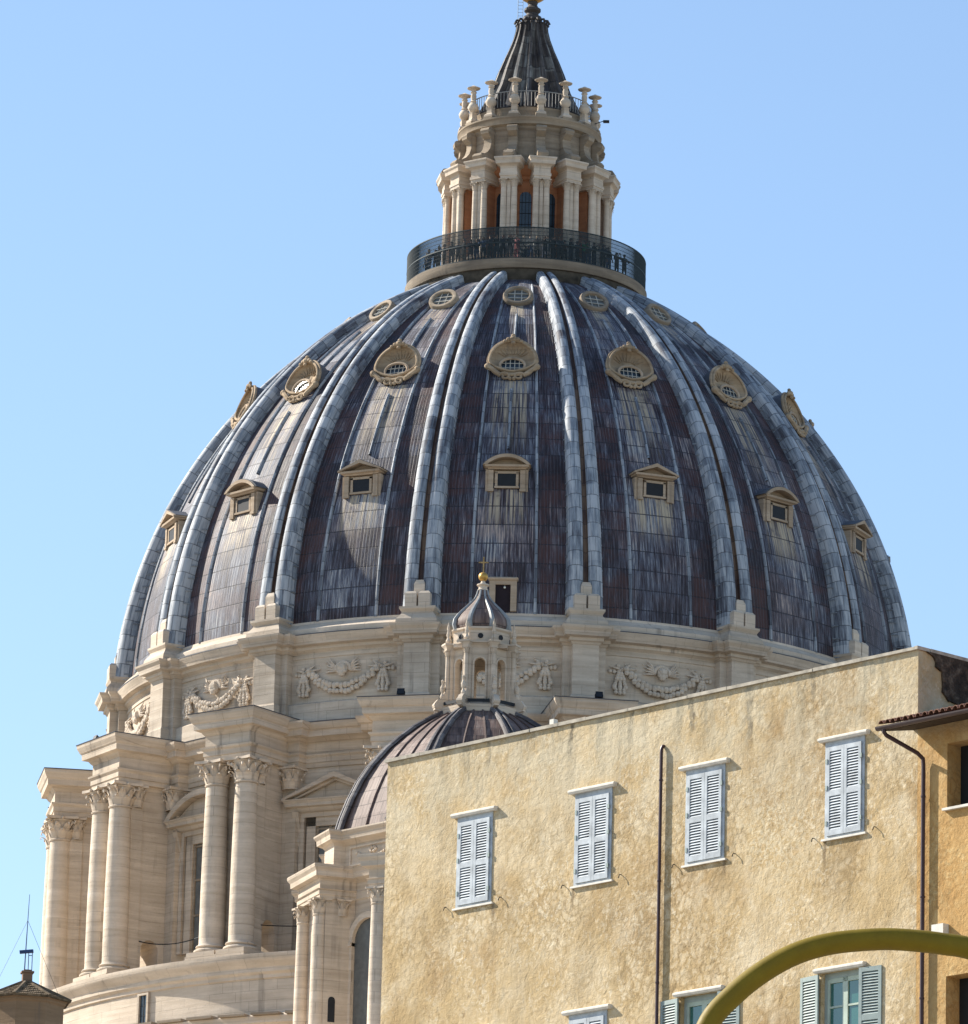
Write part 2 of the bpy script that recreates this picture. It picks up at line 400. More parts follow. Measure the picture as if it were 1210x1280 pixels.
# --- buttresses with paired columns
ZB, ZC0, ZC1, ZE = 72.0, 82.5, 84.0, 86.95
b = MB()
arch = [(-27.35, 71.6)] + [(-26.75-.6*cos(t), 73.9+.6*sin(t)) for t in [pi*k/8 for k in range(9)]] + [(-26.15, 71.6)]
poly = [(-28.35, 71.6)] + arch + [(-24.9, 71.6), (-24.9, 84.05), (-28.35, 84.05)]
b.prism(poly, -1.42, 1.42, 'yz')
for sx in (-1, 1):           # corner pilasters on the pier and responds on the wall
    b.box(sx*1.422-.1, sx*1.422+.1, -28.42, -27.6, 71.9, 82.6); b.box(sx*1.422-.16, sx*1.422+.16, -28.5, -27.5, 71.6, 72.3)
    x0, x1 = sorted((sx*1.43, sx*2.45)); b.box(x0, x1, -25.75, -24.9, 71.6, 84.0); b.mould(x0+.1, x1-.1, 25.75, 24.9, [(.18, 71.6), (.18, 72.2), (.06, 72.35)])
    x0, x1 = sorted((sx*1.43, sx*2.6)); b.mould(x0, x1-.05, 25.75, 24.9, [(o*.98, z) for o, z in [(0, 84.0), (.03, 84.28), (.09, 84.30), (.09, 84.6), (.2, 84.72), (.2, 84.8), (.02, 84.84), (.02, 85.5), (.15, 85.58), (.3, 85.72), (.66, 85.78), (.68, 86.12), (.8, 86.2), (.95, 86.46), (.97, 86.6)]])
b.mould(-1.74, 1.74, 29.5, 24.9, [(0, 84.03), (0, 84.3), (.06, 84.32), (.06, 84.62), (.18, 84.76), (.2, 84.86), (-.02, 84.9), (-.02, 85.58), (.08, 85.68), (.2, 85.85), (.50, 85.92), (.52, 86.28), (.60, 86.36), (.75, 86.68), (.77, 86.86)])
bt = b.build('buttress', TRAV, dome, loc=UPZ)
b = MB(); b.stack([(-2.53, 2.53, -30.29, -24.9, 86.865), (-2.55, 2.55, -30.31, -24.9, 86.92), (-1.7, 1.7, -29.4, -24.9, 87.12)]); b.build('cornice_flashing', LEADW, bt)
for sx in (-1, 1):
    b = MB(); b.box(-1.12, 1.12, -1.12, 1.2, 71.55, 72.0); column(b, 0, 0, ZB, ZC0, .77, n=28); b.build('column', TRAV_W, bt, loc=(sx*1.12, -28.95, 0))
    b = MB(); capital(b, 0, 0, ZC0, ZC1-ZC0, .67); b.build('capital', TRAV_W, bt, loc=(sx*1.12, -28.95, 0))
for sx in (-1, 1):
    b = MB(); capital(b, sx*1.93, -25.62, 82.6, 1.4, .50); b.build('pilaster_capital', TRAV_W, bt)
    b = MB(); capital(b, sx*1.30, -27.95, 82.6, 1.4, .36); b.build('pilaster_capital', TRAV_W, bt)
ring16(bt, RIBS)

# --- drum windows, alternating triangular and segmental pediments
def arcpts(hw, z0, rise, n=14):
    R = (hw*hw+rise*rise)/(2*rise); a = math.asin(hw/R)
    return [(R*sin(-a+2*a*k/n), z0+rise-R+R*cos(-a+2*a*k/n)) for k in range(n+1)]
def drum_window(seg):
    b = MB(); R = 25.1
    # moulded surround
    for d, o in ((.0, .22), (.28, .34)):
        x = 1.75+d*1.6-.0
        b.box(-x-.3, -x+.02 if d else -x+.3, -(R+o), -R+.2, 73.6, 80.9+d); b.box(x-.02 if d else x-.3, x+.3, -(R+o), -R+.2, 73.6, 80.9+d)
    b.box(-2.05, 2.05, -(R+.22), -R+.2, 80.35, 80.9); b.box(-2.5, 2.5, -(R+.335), -R+.2, 80.9, 81.2)
    for sx in (-1, 1):       # scroll brackets
        b.prism([(-R-.05, 79.2), (-R-.3, 79.1), (-R-.42, 79.4), (-R-.3, 79.9), (-R-.55, 80.7), (-R-.75, 81.2), (-R-.05, 81.2)], sx*2.62-.2, sx*2.62+.2, 'yz')
    b.mould(-2.85, 2.85, R+.45, R-.2, [(0, 81.2), (.1, 81.3), (.15, 81.45), (.42, 81.5), (.42, 81.68), (.55, 81.85), (.56, 81.92)])
    if seg:
        b.prism(arcpts(2.85, 81.92, 1.25), -(R+.4), -R+.2)
        outer = arcpts(3.45, 81.88, 1.65); inner = arcpts(3.0, 81.88, 1.28)
        b.prism(outer+inner[::-1], -(R+.98), -R+.2); b.prism(arcpts(3.4, 82.0, 1.5)[::1]+arcpts(3.15, 81.9, 1.3)[::-1], -(R+1.1), -R+.2) if 0 else None
    else:
        b.prism([(-2.8, 81.92), (2.8, 81.92), (0, 83.1)], -(R+.4), -R+.2)
        b.prism([(-3.45, 81.86), (-3.45, 82.0), (0, 83.48), (3.45, 82.0), (3.45, 81.86), (0, 83.16)], -(R+.98), -R+.2)
        b.prism([(-3.0, 81.93), (-2.75, 81.93), (0, 83.0), (2.75, 81.93), (3.0, 81.93), (0, 83.2)], -(R+.7), -R+.2)
    o = b.build('drum_window', TRAV, dome, loc=UPZ)
    b = MB()
    b.box(-1.45, 1.45, -(R+.02), -R+.2, 73.6, 80.35); b.build('window_pane', GREYGLASS, o)
    b = MB()
    for x in (-1.37, -.5, .5, 1.37): b.box(x-.08, x+.08, -(R+.12), -R+.1, 73.6, 80.34)
    for z in (73.7, 75.9, 78.1, 80.2): b.box(-1.45, 1.45, -(R+.1), -R+.1, z-.06, z+.06)
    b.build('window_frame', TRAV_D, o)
    return o
ring16(drum_window(True), [45.0*k for k in range(8)]); ring16(drum_window(False), [45.0*k+22.5 for k in range(8)])

# --- attic
b = MB(); b.revolve([(25.45, 86.7), (25.45, 87.95), (25.3, 88.05), (25.1, 88.1), (25.1, 90.85), (25.16, 90.87), (25.16, 91.05), (25.1, 91.07), (25.1, 91.2), (25.22, 91.3), (25.35, 91.36), (25.36, 91.55), (25.7, 91.62), (25.75, 91.86), (25.9, 92.05), (25.93, 92.17)], 160)
b.build('attic_wall', TRAV, dome, loc=UPZ)
b = MB(); b.revolve([(25.95, 92.175), (25.95, 92.23), (25.55, 92.27)], 160); b.build('cornice_flashing', LEADW, dome, loc=UPZ)
b = MB(); b.revolve([(25.6, 92.26), (25.6, 92.62), (25.5, 92.7), (25.35, 92.78), (25.05, 93.05), (25.02, 93.2), (24.6, 93.3)], 160)
b.build('dome_plinth', TRAV_W, dome, loc=UPZ)
b = MB()
PR = [(0, 91.15), (.06, 91.2), (.12, 91.3), (.24, 91.36), (.25, 91.55), (.55, 91.62), (.6, 91.88), (.74, 92.07), (.77, 92.2)]
b.mould(-1.3, 1.3, 25.62, 24.9, [(0, 87), (0, 91.13)]+PR); b.mould(-.8, .8, 26.15, 24.9, [(.1, 87), (.1, 87.95), (0, 88.08), (0, 91.13)]+PR)
b.stack([(-1.3, 1.3, -26.5, -24.9, 92.27), (-1.25, 1.25, -26.45, -24.9, 92.6), (-1.0, 1.0, -26.2, -24.9, 92.95), (-.98, .98, -26.18, -24.9, 93.05), (-1.12, 1.12, -26.3, -24.9, 93.25), (-1.12, 1.12, -26.3, -24.9, 93.38)])
pl = b.build('attic_pilaster', TRAV, dome, loc=UPZ)
for x, y, z0, hh, r in ((-.42, -25.92, 93.38, .95, .36), (.42, -25.92, 93.38, .95, .36), (0, -25.55, 93.38, 1.75, .33)):
    b = MB(); b.stack([(x-r, x+r, y-r, y+r, z0), (x-r, x+r, y-r, y+r, z0+hh*.85), (x-r*.7, x+r*.7, y-r*.7, y+r*.7, z0+hh)])
    b.build('foot_stone', TRAV_W, pl)
b = MB(); b.stack([(-1.58, 1.58, -26.42, -24.9, 92.205), (-1.58, 1.58, -26.42, -24.9, 92.24), (-1.3, 1.3, -26.2, -24.9, 92.27)]); b.build('cornice_flashing', LEADW, pl)
ring16(pl, RIBS)

# --- festoons in the attic panels
def festoon(seed):
    rnd = random.Random(seed); b = MB(); R = 25.12
    def lump(x, z, r, d=.14, sq=1.0):
        a = x/R; rr = R+d*.4; b.ball((rr*sin(a), -rr*cos(a), z), (r, r*sq*.9, r*rnd.uniform(.85, 1.2)), 7, 5)
    def leaf(x, z, dx, dz, w_=.12):
        pts = []
        for t in (0, .5, 1): a = (x+dx*t)/R; rr = R+.08+.1*sin(pi*t); pts.append((rr*sin(a), -rr*cos(a), z+dz*t))
        b.tube(pts, [w_*.6, w_, .02], 5)
    for k in range(19):
        t = -1+2*k/18; x = 2.25*t; z = 88.78+1.15*t*t
        w_ = .36*(1-abs(t)**2*.45)
        for q in (-1, 1): lump(x+rnd.uniform(-.04, .04), z+q*w_*.5+rnd.uniform(-.05, .05), .165+.03*rnd.random(), .5)
    for sx in (-1, 1):
        for k in range(8):
            z = 89.75-.17*k; wd = .1+.05*k if k < 6 else .25
            for q in (-1, 0, 1): lump(sx*2.65+q*wd, z, .12+.02*(k % 3), .4)
        for k in range(6): leaf(sx*2.5, 89.95, sx*(-.9+.34*k), .15+.3*sin(k*1.3), .09)
        pts = [(sx*(2.5+.25*k), 90.0+.22*sin(k*1.9)) for k in range(4)]
        for x, z in pts: lump(x, z, .14)
    # mask in the middle
    lump(0, 90.0, .36, .4); lump(0, 89.75, .24, .62); lump(-.16, 90.1, .12, .8); lump(.16, 90.1, .12, .8); lump(-.2, 89.82, .13, .75); lump(.2, 89.82, .13, .75)
    for k in range(12):
        a = pi*k/11; lump(.46*cos(a), 90.02+.36*sin(a), .15, .22)
    for sx in (-1, 1):
        for k in range(5): leaf(sx*.45, 89.9+.05*k, sx*(.75-.06*k), -.05+.17*k, .08)
    for k in range(22): lump(rnd.uniform(-2.4, 2.4), 90.35+rnd.uniform(-.25, .18), rnd.uniform(.03, .06), .08)
    return b.build('festoon', TRAV_W, dome, loc=UPZ)
ring16(festoon(3), [45.0*k for k in range(8)]); ring16(festoon(9), [45.0*k+22.5 for k in range(8)])

# --- lead shell
PH1 = radians(66)
NP = 100; phis = [PHI_B+(PH1-PHI_B)*j/NP for j in range(NP+1)]
b = MB(); NA = 16*14
prof = [shp(p) for p in phis]
b.revolve(prof, NA, uvf=lambda i, j: (i/14.0, ARC*phis[j]))
def sweep(b, section, p0, p1, n, wfun, uoff=0.0, m=0, hf=None, a=0.0, mi=None):
    """section: list of (u,h) across; swept up the shell at azimuth a"""
    vs = []; fs = []; uvs = []; ms = []
    k = len(section)
    for j in range(n+1):
        ph = p0+(p1-p0)*j/n; ws = wfun(ph)
        for u, h in section:
            r, z = shp(ph, h*(hf(ph) if hf else 1)); x = u*ws
            ca, sa = cos(a), sin(a); vs.append((x*ca+r*sa, x*sa-r*ca, z))
    for j in range(n):
        for i in range(k-1):
            q = (j*k+i, j*k+i+1, (j+1)*k+i+1, (j+1)*k+i)
            p_a = ARC*(p0+(p1-p0)*j/n); p_b = ARC*(p0+(p1-p0)*(j+1)/n); u0, u1 = section[i][0]+uoff, section[i+1][0]+uoff
            b.add([vs[t] for t in q], [(0, 1, 2, 3)], mi[i] if mi else m, False, [[(u0, p_a), (u1, p_a), (u1, p_b), (u0, p_b)]])
for k in range(16):
    for da, p0, p1 in ((-4.5, PHI_B, radians(61)), (4.5, PHI_B, radians(61)), (0, radians(24.5), radians(34)), (0, radians(41.5), radians(50))):
        a = radians(22.5*k+da); R0 = 25.0
        vs = []; n = 40; fs = []; uvs = []
        for j in range(n+1):
            ph = p0+(p1-p0)*j/n; rr, _ = shp(ph); ww = .10*(.55+.45*rr/R0); aa = radians(22.5*k+da*(1 if da else 0))
            for u, h in ((-ww, -.03), (-ww*.8, .10), (0, .15), (ww*.8, .10), (ww, -.03)):
                r, z = shp(ph, h); vs.append((u*cos(aa)+r*sin(aa), u*sin(aa)-r*cos(aa), z))
        for j in range(n):
            for i in range(4):
                fs.append((j*5+i, j*5+i+1, j*5+i+6, j*5+i+5)); s0, s1 = ARC*(p0+(p1-p0)*j/n), ARC*(p0+(p1-p0)*(j+1)/n); uvs.append([(i*.3, s0), (i*.3+.3, s0), (i*.3+.3, s1), (i*.3, s1)])
        b.add(vs, fs, 1, True, uvs)
b.build('dome_shell', [LEAD, LRIB], dome, loc=UPZ, rz=0)

# --- ribs
sec = [(-1.0, -.1), (-.985, .42), (-.96, .66), (-.86, .84), (-.68, .95), (-.46, .98), (-.26, .92), (-.15, .78), (-.12, .60), (.12, .60), (.15, .78), (.26, .92), (.46, .98), (.68, .95), (.86, .84), (.96, .66), (.985, .42), (1.0, -.1)]
b = MB(); k = len(sec); n = 90; vs = []; fs = []; uvs = []; p0, p1 = PHI_B, radians(65)
RW = lambda ph: 1.12-.55*(ph-PHI_B)/(p1-p0)
for j in range(n+1):
    ph = p0+(p1-p0)*j/n
    for u, h in sec:
        r, z = shp(ph, h*th(ph)); vs.append((u*RW(ph), -r, z))
dist = [0]
for i in range(1, k): dist.append(dist[-1]+hypot(sec[i][0]-sec[i-1][0], sec[i][1]-sec[i-1][1]))
for j in range(n):
    s0, s1 = ARC*(p0+(p1-p0)*j/n), ARC*(p0+(p1-p0)*(j+1)/n)
    for i in range(k-1):
        b.add([vs[t] for t in (j*k+i, j*k+i+1, (j+1)*k+i+1, (j+1)*k+i)], [(0, 1, 2, 3)], 1 if 7 <= i <= 9 else 0, True, [[(dist[i], s0), (dist[i+1], s0), (dist[i+1], s1), (dist[i], s1)]])
# little lead steps climbing beside the rib
for j in range(34):
    ph = p0+(p1-p0)*(j+.5)/36*.92; r, z = shp(ph)
    for sx in (-1, 1):
        T = Matrix.Translation((sx*RW(ph)*1.0, -r, z)) @ Matrix.Rotation(ph*.35, 4, 'X')
        b.box(-.035, .035, -.45*th(ph), .3, -.045, .045, 0, T)
# weld
me_rib = b
rib = b.build('rib', [LRIB, LCHAN], dome, loc=UPZ)
import bmesh
bm = bmesh.new(); bm.from_mesh(rib.data); bmesh.ops.remove_doubles(bm, verts=bm.verts, dist=.0005); bmesh.ops.recalc_face_normals(bm, faces=bm.faces); bm.to_mesh(rib.data); bm.free()
rib.data.set_sharp_from_angle(angle=radians(38))
ring16(rib, RIBS)

# --- lower dormers (alternating triangular / segmental)
def dormer(seg):
    b = MB(); R = 23.45
    b.box(-1.12, -.62, -R+.18, -21.3, 101.2, 102.62); b.box(.62, 1.12, -R+.18, -21.3, 101.2, 102.62)
    b.box(-.62, .62, -R+.2, -21.3, 102.33, 102.62); b.box(-.62, .62, -R+.05, -21.3, 101.2, 101.52)
    for sx in (-1, 1):
        b.box(sx*.97-.15, sx*.97+.15, -R-.12, -R+.3, 101.35, 102.55); b.box(sx*.97-.18, sx*.97+.18, -R-.16, -R+.3, 101.2, 101.36)
    b.box(-.75, .75, -R-.1, -R+.1, 101.42, 101.54); b.box(-.72, -.56, -R-.06, -R+.25, 101.5, 102.45); b.box(.56, .72, -R-.06, -R+.25, 101.5, 102.45); b.box(-.72, .72, -R-.06, -R+.25, 102.34, 102.48)
    b.mould(-1.12, 1.12, R+.12, 21.5, [(0, 102.6), (.06, 102.66), (.22, 102.72), (.24, 102.84)])
    if seg:
        o = arcpts(1.45, 102.82, .68); i_ = arcpts(1.2, 102.84, .46)
        b.prism(o+i_[::-1], -(R+.42), -21.6); b.prism(i_, -(R-.2), -21.6)
        roof = arcpts(1.47, 102.86, .70); 
    else:
        b.prism([(-1.46, 102.80), (-1.46, 102.9), (0, 103.52), (1.46, 102.9), (1.46, 102.80), (0, 103.3)], -(R+.42), -21.6); b.prism([(-1.2, 102.84), (1.2, 102.84), (0, 103.34)], -(R-.2), -21.6)
    for x0, x1 in ((-1.3, -1.12), (1.12, 1.3)): b.prism([(-R, 101.15), (-R, 102.6), (-22.4, 102.6), (-22.9, 101.15)], x0, x1, 'yz')
    o = b.build('dormer', TRAV_O, dome, loc=UPZ)
    b = MB()
    if seg:
        rf = arcpts(1.5, 102.87, .70); rf2 = arcpts(1.47, 102.84, .66); b.prism(rf+rf2[::-1], -(R+.30), -21.3)
    else: b.prism([(-1.5, 102.92), (0, 103.56), (1.5, 102.92), (1.5, 102.90), (0, 103.525), (-1.5, 102.90)], -(R+.30), -21.3)
    b.build('dormer_roof', LEADW, o)
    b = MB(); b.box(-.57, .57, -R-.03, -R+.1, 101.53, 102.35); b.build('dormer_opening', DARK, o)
    return o
ring16(dormer(True), [45.0*k for k in range(8)]); ring16(dormer(False), [45.0*k+22.5 for k in range(8)])

# --- scallop windows
def scallop():
    b = MB(); R = 19.0; zc = 110.8; n = 40; vs = []; fs = []
    LEAN = radians(17)
    def P(x, d, z):   # d depth inwards, z height above centre; lean back
        return (x, -(R-d-z*math.tan(LEAN)), zc+z)
    RX = 1.38
    rim = []
    for i in range(n):
        t = 2*pi*i/n; x = RX*sin(t); z = (1.36 if cos(t) > 0 else .70)*cos(t); x *= 1 if z > 0 else 1-.28*(z/.70)**2; rim.append((x, z))
    m_ = 8; vs = []
    for j in range(m_+1):
        q = 1-j/m_
        for i, (x, z) in enumerate(rim):
            flute = 1+.05*cos(9*2*pi*i/n)*(1 if z > 0 else 0)
            vs.append(P(x*q, .48*sqrt(max(0, 1-q*q))*flute, z*q-.15*(1-q)))
    for j in range(m_):
        for i in range(n): fs.append((j*n+i, j*n+(i+1) % n, (j+1)*n+(i+1) % n, (j+1)*n+i))
    b.add(vs, fs, 0, True)
    loop = rim+[rim[0], rim[1]]
    b.tube([P(x*1.03, -.05, z*1.03) for x, z in loop], .085, 7)
    b.tube([P(x*1.1, .08, z*1.1) for x, z in loop], .10, 6)
    # crown ornament
    for x, z, r in ((0, 1.5, .26), (-.28, 1.48, .17), (.28, 1.48, .17), (0, 1.75, .15), (-.5, 1.36, .13), (.5, 1.36, .13), (0, 1.25, .15)): b.ball(P(x, -.16, z), (r, r*.8, r*.8), 8, 6)
    for k in range(9):      # rays of the shell
        t = radians(-64+16*k); b.tube([P(.55*sin(t), .38, .35+.25*cos(t)), P(1.15*sin(t), .2, .3+.95*cos(t))], [.05, .02], 5)
    # lower scrolls
    for sx in (-1, 1):
        pts = []
        for q in range(15):
            t = q/14*2.2*pi; rr = .34*(1-q/20); pts.append(P(sx*(.44+rr*cos(t)*1.1), -.12, -1.12+rr*sin(t)*.85))
        b.tube(pts, .085, 6)
        b.tube([P(sx*.78, -.1, -1.0), P(sx*1.0, -.1, -.85), P(sx*1.25, -.08, -.62), P(sx*1.5, -.05, -.45)], [.14, .17, .15, .2], 7)
        b.ball(P(sx*1.52, -.05, -.42), .22, 8, 6); b.ball(P(sx*.12, -.1, -1.28), .13, 7, 5)
    b.tube([P(-.75, -.05, -.95), P(0, -.08, -1.02), P(.75, -.05, -.95)], .12, 6)
    o = b.build('scallop_window', TRAV_S, dome, loc=UPZ)
    # lead-covered back
    b = MB(); vs = []; fs = []
    for j, (d, q) in enumerate(((.1, 1.12), (.7, 1.04), (3.6, .45))):
        for x, z in rim: vs.append((x*q, -(R-d-max(z, -2)*math.tan(LEAN)*(1 if j < 2 else 0)), zc+z*q-(.4 if j == 2 else 0)))
    for j in range(2):
        for i in range(n): fs.append((j*n+i, j*n+(i+1) % n, (j+1)*n+(i+1) % n, (j+1)*n+i))
    b.add(vs, fs, 0, True); b.build('lead_hood', LEADW, o)
    b = MB(); oz = -.30
    b.tube([P(.78*sin(2*pi*k/24), .06, oz+.50*cos(2*pi*k/24)) for k in range(26)], .09, 6)
    b.build('oval_frame', TRAV_O, o)
    b = MB(); b.add([P(.76*sin(2*pi*k/24), .22, oz+.48*cos(2*pi*k/24)) for k in range(24)], [tuple(range(24))]); b.build('window_pane', GLASS, o)
    b = MB()
    for x in (-.42, -.14, .14, .42): zz = .48*sqrt(1-(x/.78)**2); b.tube([P(x, .12, oz-zz), P(x, .12, oz+zz)], .025, 4)
    for z in (-.16, .16): xx = .70*sqrt(1-(z/.5)**2); b.tube([P(-xx, .12, oz+z), P(xx, .12, oz+z)], .025, 4)
    b.build('window_grille', GRILLE, o)
    return o
ring16(scallop())

# --- top round windows
def oculus():
    b = MB(); R = 12.55; zc = 117.0; tl = radians(34)
    def P(x, d, v): # v along tilted face, d inward
        return (x, -(R-v*sin(tl)-d*cos(tl)), zc+v*cos(tl)-d*sin(tl))
    n = 28
    def ringp(r, d): return [P(r*sin(2*pi*k/n), d, r*.92*cos(2*pi*k/n)) for k in range(n)]
    rr = [(.66, .12), (.70, -.06), (.80, -.10), (.92, -.08), (.97, .02), (.98, .3), (1.0, 1.6)]
    vs = []
    for r, d in rr: vs += ringp(r, d)
    fs = [(j*n+i, j*n+(i+1) % n, (j+1)*n+(i+1) % n, (j+1)*n+i) for j in range(len(rr)-1) for i in range(n)]
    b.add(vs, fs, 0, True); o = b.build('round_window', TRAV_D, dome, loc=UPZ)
    b = MB(); b.add(ringp(.68, .1), [tuple(range(n))]); b.build('window_pane', GREYGLASS, o)
    b = MB()
    for x in (-.22, .22): b.tube([P(x, .05, -.58), P(x, .05, .58)], .03, 4)
    for z in (-.2, .2): b.tube([P(-.62, .05, z), P(.62, .05, z)], .03, 4)
    b.build('window_grille', GRILLE, o)
    return o
ring16(oculus())

# --- service doorway at the foot of the dome
b = MB()
b.box(-.83, -.46, -25.15, -24.2, 93.3, 94.95); b.box(.46, .83, -25.15, -24.2, 93.3, 94.95); b.box(-.83, .83, -25.15, -24.2, 94.95, 95.18)
b.mould(-.8, .8, 25.15, 24.2, [(.02, 95.18), (.1, 95.25), (.12, 95.34), (.0, 95.42)])
dr = b.build('doorway', TRAV_O, dome, loc=UPZ)
b = MB(); b.box(-.46, .46, -25.0, -24.65, 93.3, 94.95); b.build('door_leaf', flat('dark_door', (.02, .012, .016), .8), dr)
b = MB(); b.ball((.1, -25.08, 94.78), .07, 8, 6); b.box(.07, .13, -25.0, -24.8, 94.84, 94.95); b.build('bulkhead_lamp', flat('lamp_glass', (.8, .8, .7), .4), dr)

# --- gallery
b = MB(); b.revolve([(7.2, 116.8), (7.35, 119.2), (7.62, 119.75), (7.66, 120.28), (7.3, 120.29)], 96); b.build('lead_collar', flat('mossy_lead', (.075, .062, .045), .8, 0, .3, 2), dome, loc=UPZ)
b = MB(); b.revolve([(7.4, 120.3), (7.78, 120.32), (7.86, 120.5), (7.9, 120.7), (7.9, 120.92), (4.2, 120.94)], 96)
b.build('gallery_floor', stone('soiled_travertine', (.34, .28, .21), (.15, .12, .09), stain=.9), dome, loc=UPZ)
b = MB()
for k in range(580):
    a = 2*pi*k/580; x, y = 7.78*sin(a), -7.78*cos(a)
    b.add([(x*.998, y*.998, 120.92), (x+.03*cos(a), y+.03*sin(a), 120.92), (x*1.003, y*1.003, 120.92), (x-.03*cos(a), y-.03*sin(a), 120.92)] + [(x*.97*.998, y*.97*.998, 123.1)]*0 + [(x*.998, y*.998, 123.0), (x+.03*cos(a), y+.03*sin(a), 123.0), (x*1.003, y*1.003, 123.0), (x-.03*cos(a), y-.03*sin(a), 123.0)],
          [(0, 1, 5, 4), (1, 2, 6, 5), (2, 3, 7, 6), (3, 0, 4, 7), (4, 5, 6, 7)])
for z, r in ((120.98, .03), (122.0, .035), (123.02, .03), (122.5, .012), (121.5, .012), (121.25, .012), (121.75, .012), (122.25, .012), (122.75, .012)):
    b.revolve([(7.78-r, z-r), (7.78+r, z-r), (7.78+r, z+r), (7.78-r, z+r), (7.78-r, z-r)], 96)
b.build('gallery_fence', flat('grey_green_iron', (.030, .042, .046), .6, .2), dome, loc=UPZ)

# --- lantern
b = MB()
b.revolve([(4.9, 120.94), (4.9, 121.2), (4.0, 121.3), (4.0, 127.3), (4.15, 127.4), (4.15, 127.6), (4.5, 127.75), (4.7, 128.0), (4.75, 128.2)], 64)
lan = b.build('lantern', OCHRE, dome, loc=UPZ)
b = MB(); b.revolve([(4.8, 128.2), (4.85, 128.32), (4.35, 128.42), (4.28, 128.6), (4.22, 130.75), (4.3, 130.85), (4.35, 131.0), (4.6, 131.1), (4.62, 131.35), (4.74, 131.5), (4.74, 131.6), (3.9, 131.66), (3.9, 132.45), (3.75, 132.5), (2.0, 132.6)], 64)
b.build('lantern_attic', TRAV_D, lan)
LW = []
for k in range(16):
    T = Matrix.Rotation(radians(22.5*k), 4, 'Z'); b = MB()
    pts = [(-.38, 121.4)] + [(.38*-cos(pi*q/10), 126.2+.38*sin(pi*q/10)) for q in range(11)] + [(.38, 121.4)]
    b.prism(pts, -4.03, -3.9, 'xz', 0, None)
    if k == 0: LW.append(b.build('lantern_window', flat('blue_glass', (.035, .06, .085), .2, spec=.6), lan)); base = LW[0]
    else:
        c = base.copy(); COL.objects.link(c); c.rotation_euler = (0, 0, radians(22.5*k)); LW.append(c)
b = MB()
for x in (-.22, 0, .22): b.box(x-.018, x+.018, -4.07, -4.03, 121.4, 126.55)
for q in range(6): b.box(-.38, .38, -4.065, -4.03, 122.1+q*.75, 122.13+q*.75)
base = b.build('window_bars', IRON, lan)
for k in range(1, 16): c = base.copy(); COL.objects.link(c); c.rotation_euler = (0, 0, radians(22.5*k))
# pair piers
first = {}
def lan_part(name, key, mk, mat, k):
    if key not in first:
        b = MB(); mk(b); first[key] = b.build(name, mat, lan)
        o = first[key]
    else: o = first[key].copy(); COL.objects.link(o)
    o.rotation_euler = (0, 0, radians(22.5*k+11.25)); return o
def pier(b):
    b.box(-.12, .12, -5.4, -4.95, 122, 127.0)
    b.mould(-.70, .70, 5.58, 3.95, [(.06, 120.94), (.06, 121.05), (0, 121.1), (0, 121.85), (.07, 121.9), (.07, 122.0)])
    b.mould(-.54, .54, 5.62, 3.95, [(0, 127.03), (0, 127.2), (.05, 127.22), (.05, 127.4), (.0, 127.42), (0, 127.85), (.08, 127.92), (.26, 128.0), (.28, 128.22), (.36, 128.34), (.36, 128.45)])
def lcol(x):
    def f(b): column(b, x, -5.34, 122.0, 126.55, .22, n=12)
    return f
def lcap(x):
    def f(b): capital(b, x, -5.34, 126.55, .48, .19)
    return f
def volute(b):
    pts = []
    top = [(4.30, 131.0), (4.78, 130.95), (5.0, 130.75), (4.98, 130.5), (4.8, 130.35), (4.62, 130.2), (4.62, 129.9), (4.75, 129.5), (5.0, 129.2), (5.35, 129.0), (5.68, 128.95), (5.82, 128.75), (5.74, 128.5), (5.4, 128.42), (4.3, 128.42)]
    b.prism([(-r, z) for r, z in top], -.30, .30, 'yz')
    b.tube([(-.34, -4.82, 130.72), (.34, -4.82, 130.72)], .2, 10); b.tube([(-.36, -5.6, 128.72), (.36, -5.6, 128.72)], .2, 10)
    b.box(-.26, .26, -4.42, -4.2, 129.2, 130.9); b.box(-.36, .36, -4.72, -4.2, 131.61, 131.75)
def cand(b):
    T0 = Matrix.Translation((0, -4.36, 0))
    b.stack([(-.32, .32, -4.68, -4.04, 131.62), (-.32, .32, -4.68, -4.04, 131.9), (-.2, .2, -4.56, -4.16, 132.0), (-.18, .18, -4.54, -4.18, 132.35), (-.22, .22, -4.58, -4.14, 132.42)])
    b.revolve([(.14, 132.42), (.2, 132.5), (.34, 132.66), (.37, 132.85), (.27, 133.05), (.17, 133.15), (.23, 133.22), (.16, 133.3), (.19, 133.6), (.15, 133.75), (.22, 133.85), (.15, 133.92), (.17, 134.0), (.42, 134.1), (.45, 134.15), (.2, 134.26), (.06, 134.34), (0, 134.36)], 12, T=T0)
for k in range(16):
    lan_part('pier_core', 'core', lambda b: b.box(-.24, .24, -4.96, -3.95, 121.0, 127.2), OCHRE, k)
    lan_part('lantern_pier', 'pier', pier, TRAV_W, k)
    for x in (-.345, .345):
        lan_part('lantern_column', 'c%g' % x, lcol(x), TRAV_W, k); lan_part('lantern_capital', 'k%g' % x, lcap(x), TRAV_W, k)
    lan_part('volute', 'vol', volute, TRAV_D, k); lan_part('candelabrum', 'cand', cand, TRAV, k)
b = MB()
for k in range(112):
    a = 2*pi*k/112; b.tube([(4.12*sin(a), -4.12*cos(a), 132.45), (4.12*sin(a), -4.12*cos(a), 133.45)], .022, 4)
b.revolve([(4.09, 133.43), (4.15, 133.43), (4.15, 133.48), (4.09, 133.48), (4.09, 133.43)], 64)
b.build('roof_railing', flat('pale_iron', (.30, .30, .29), .6), lan)
b = MB()
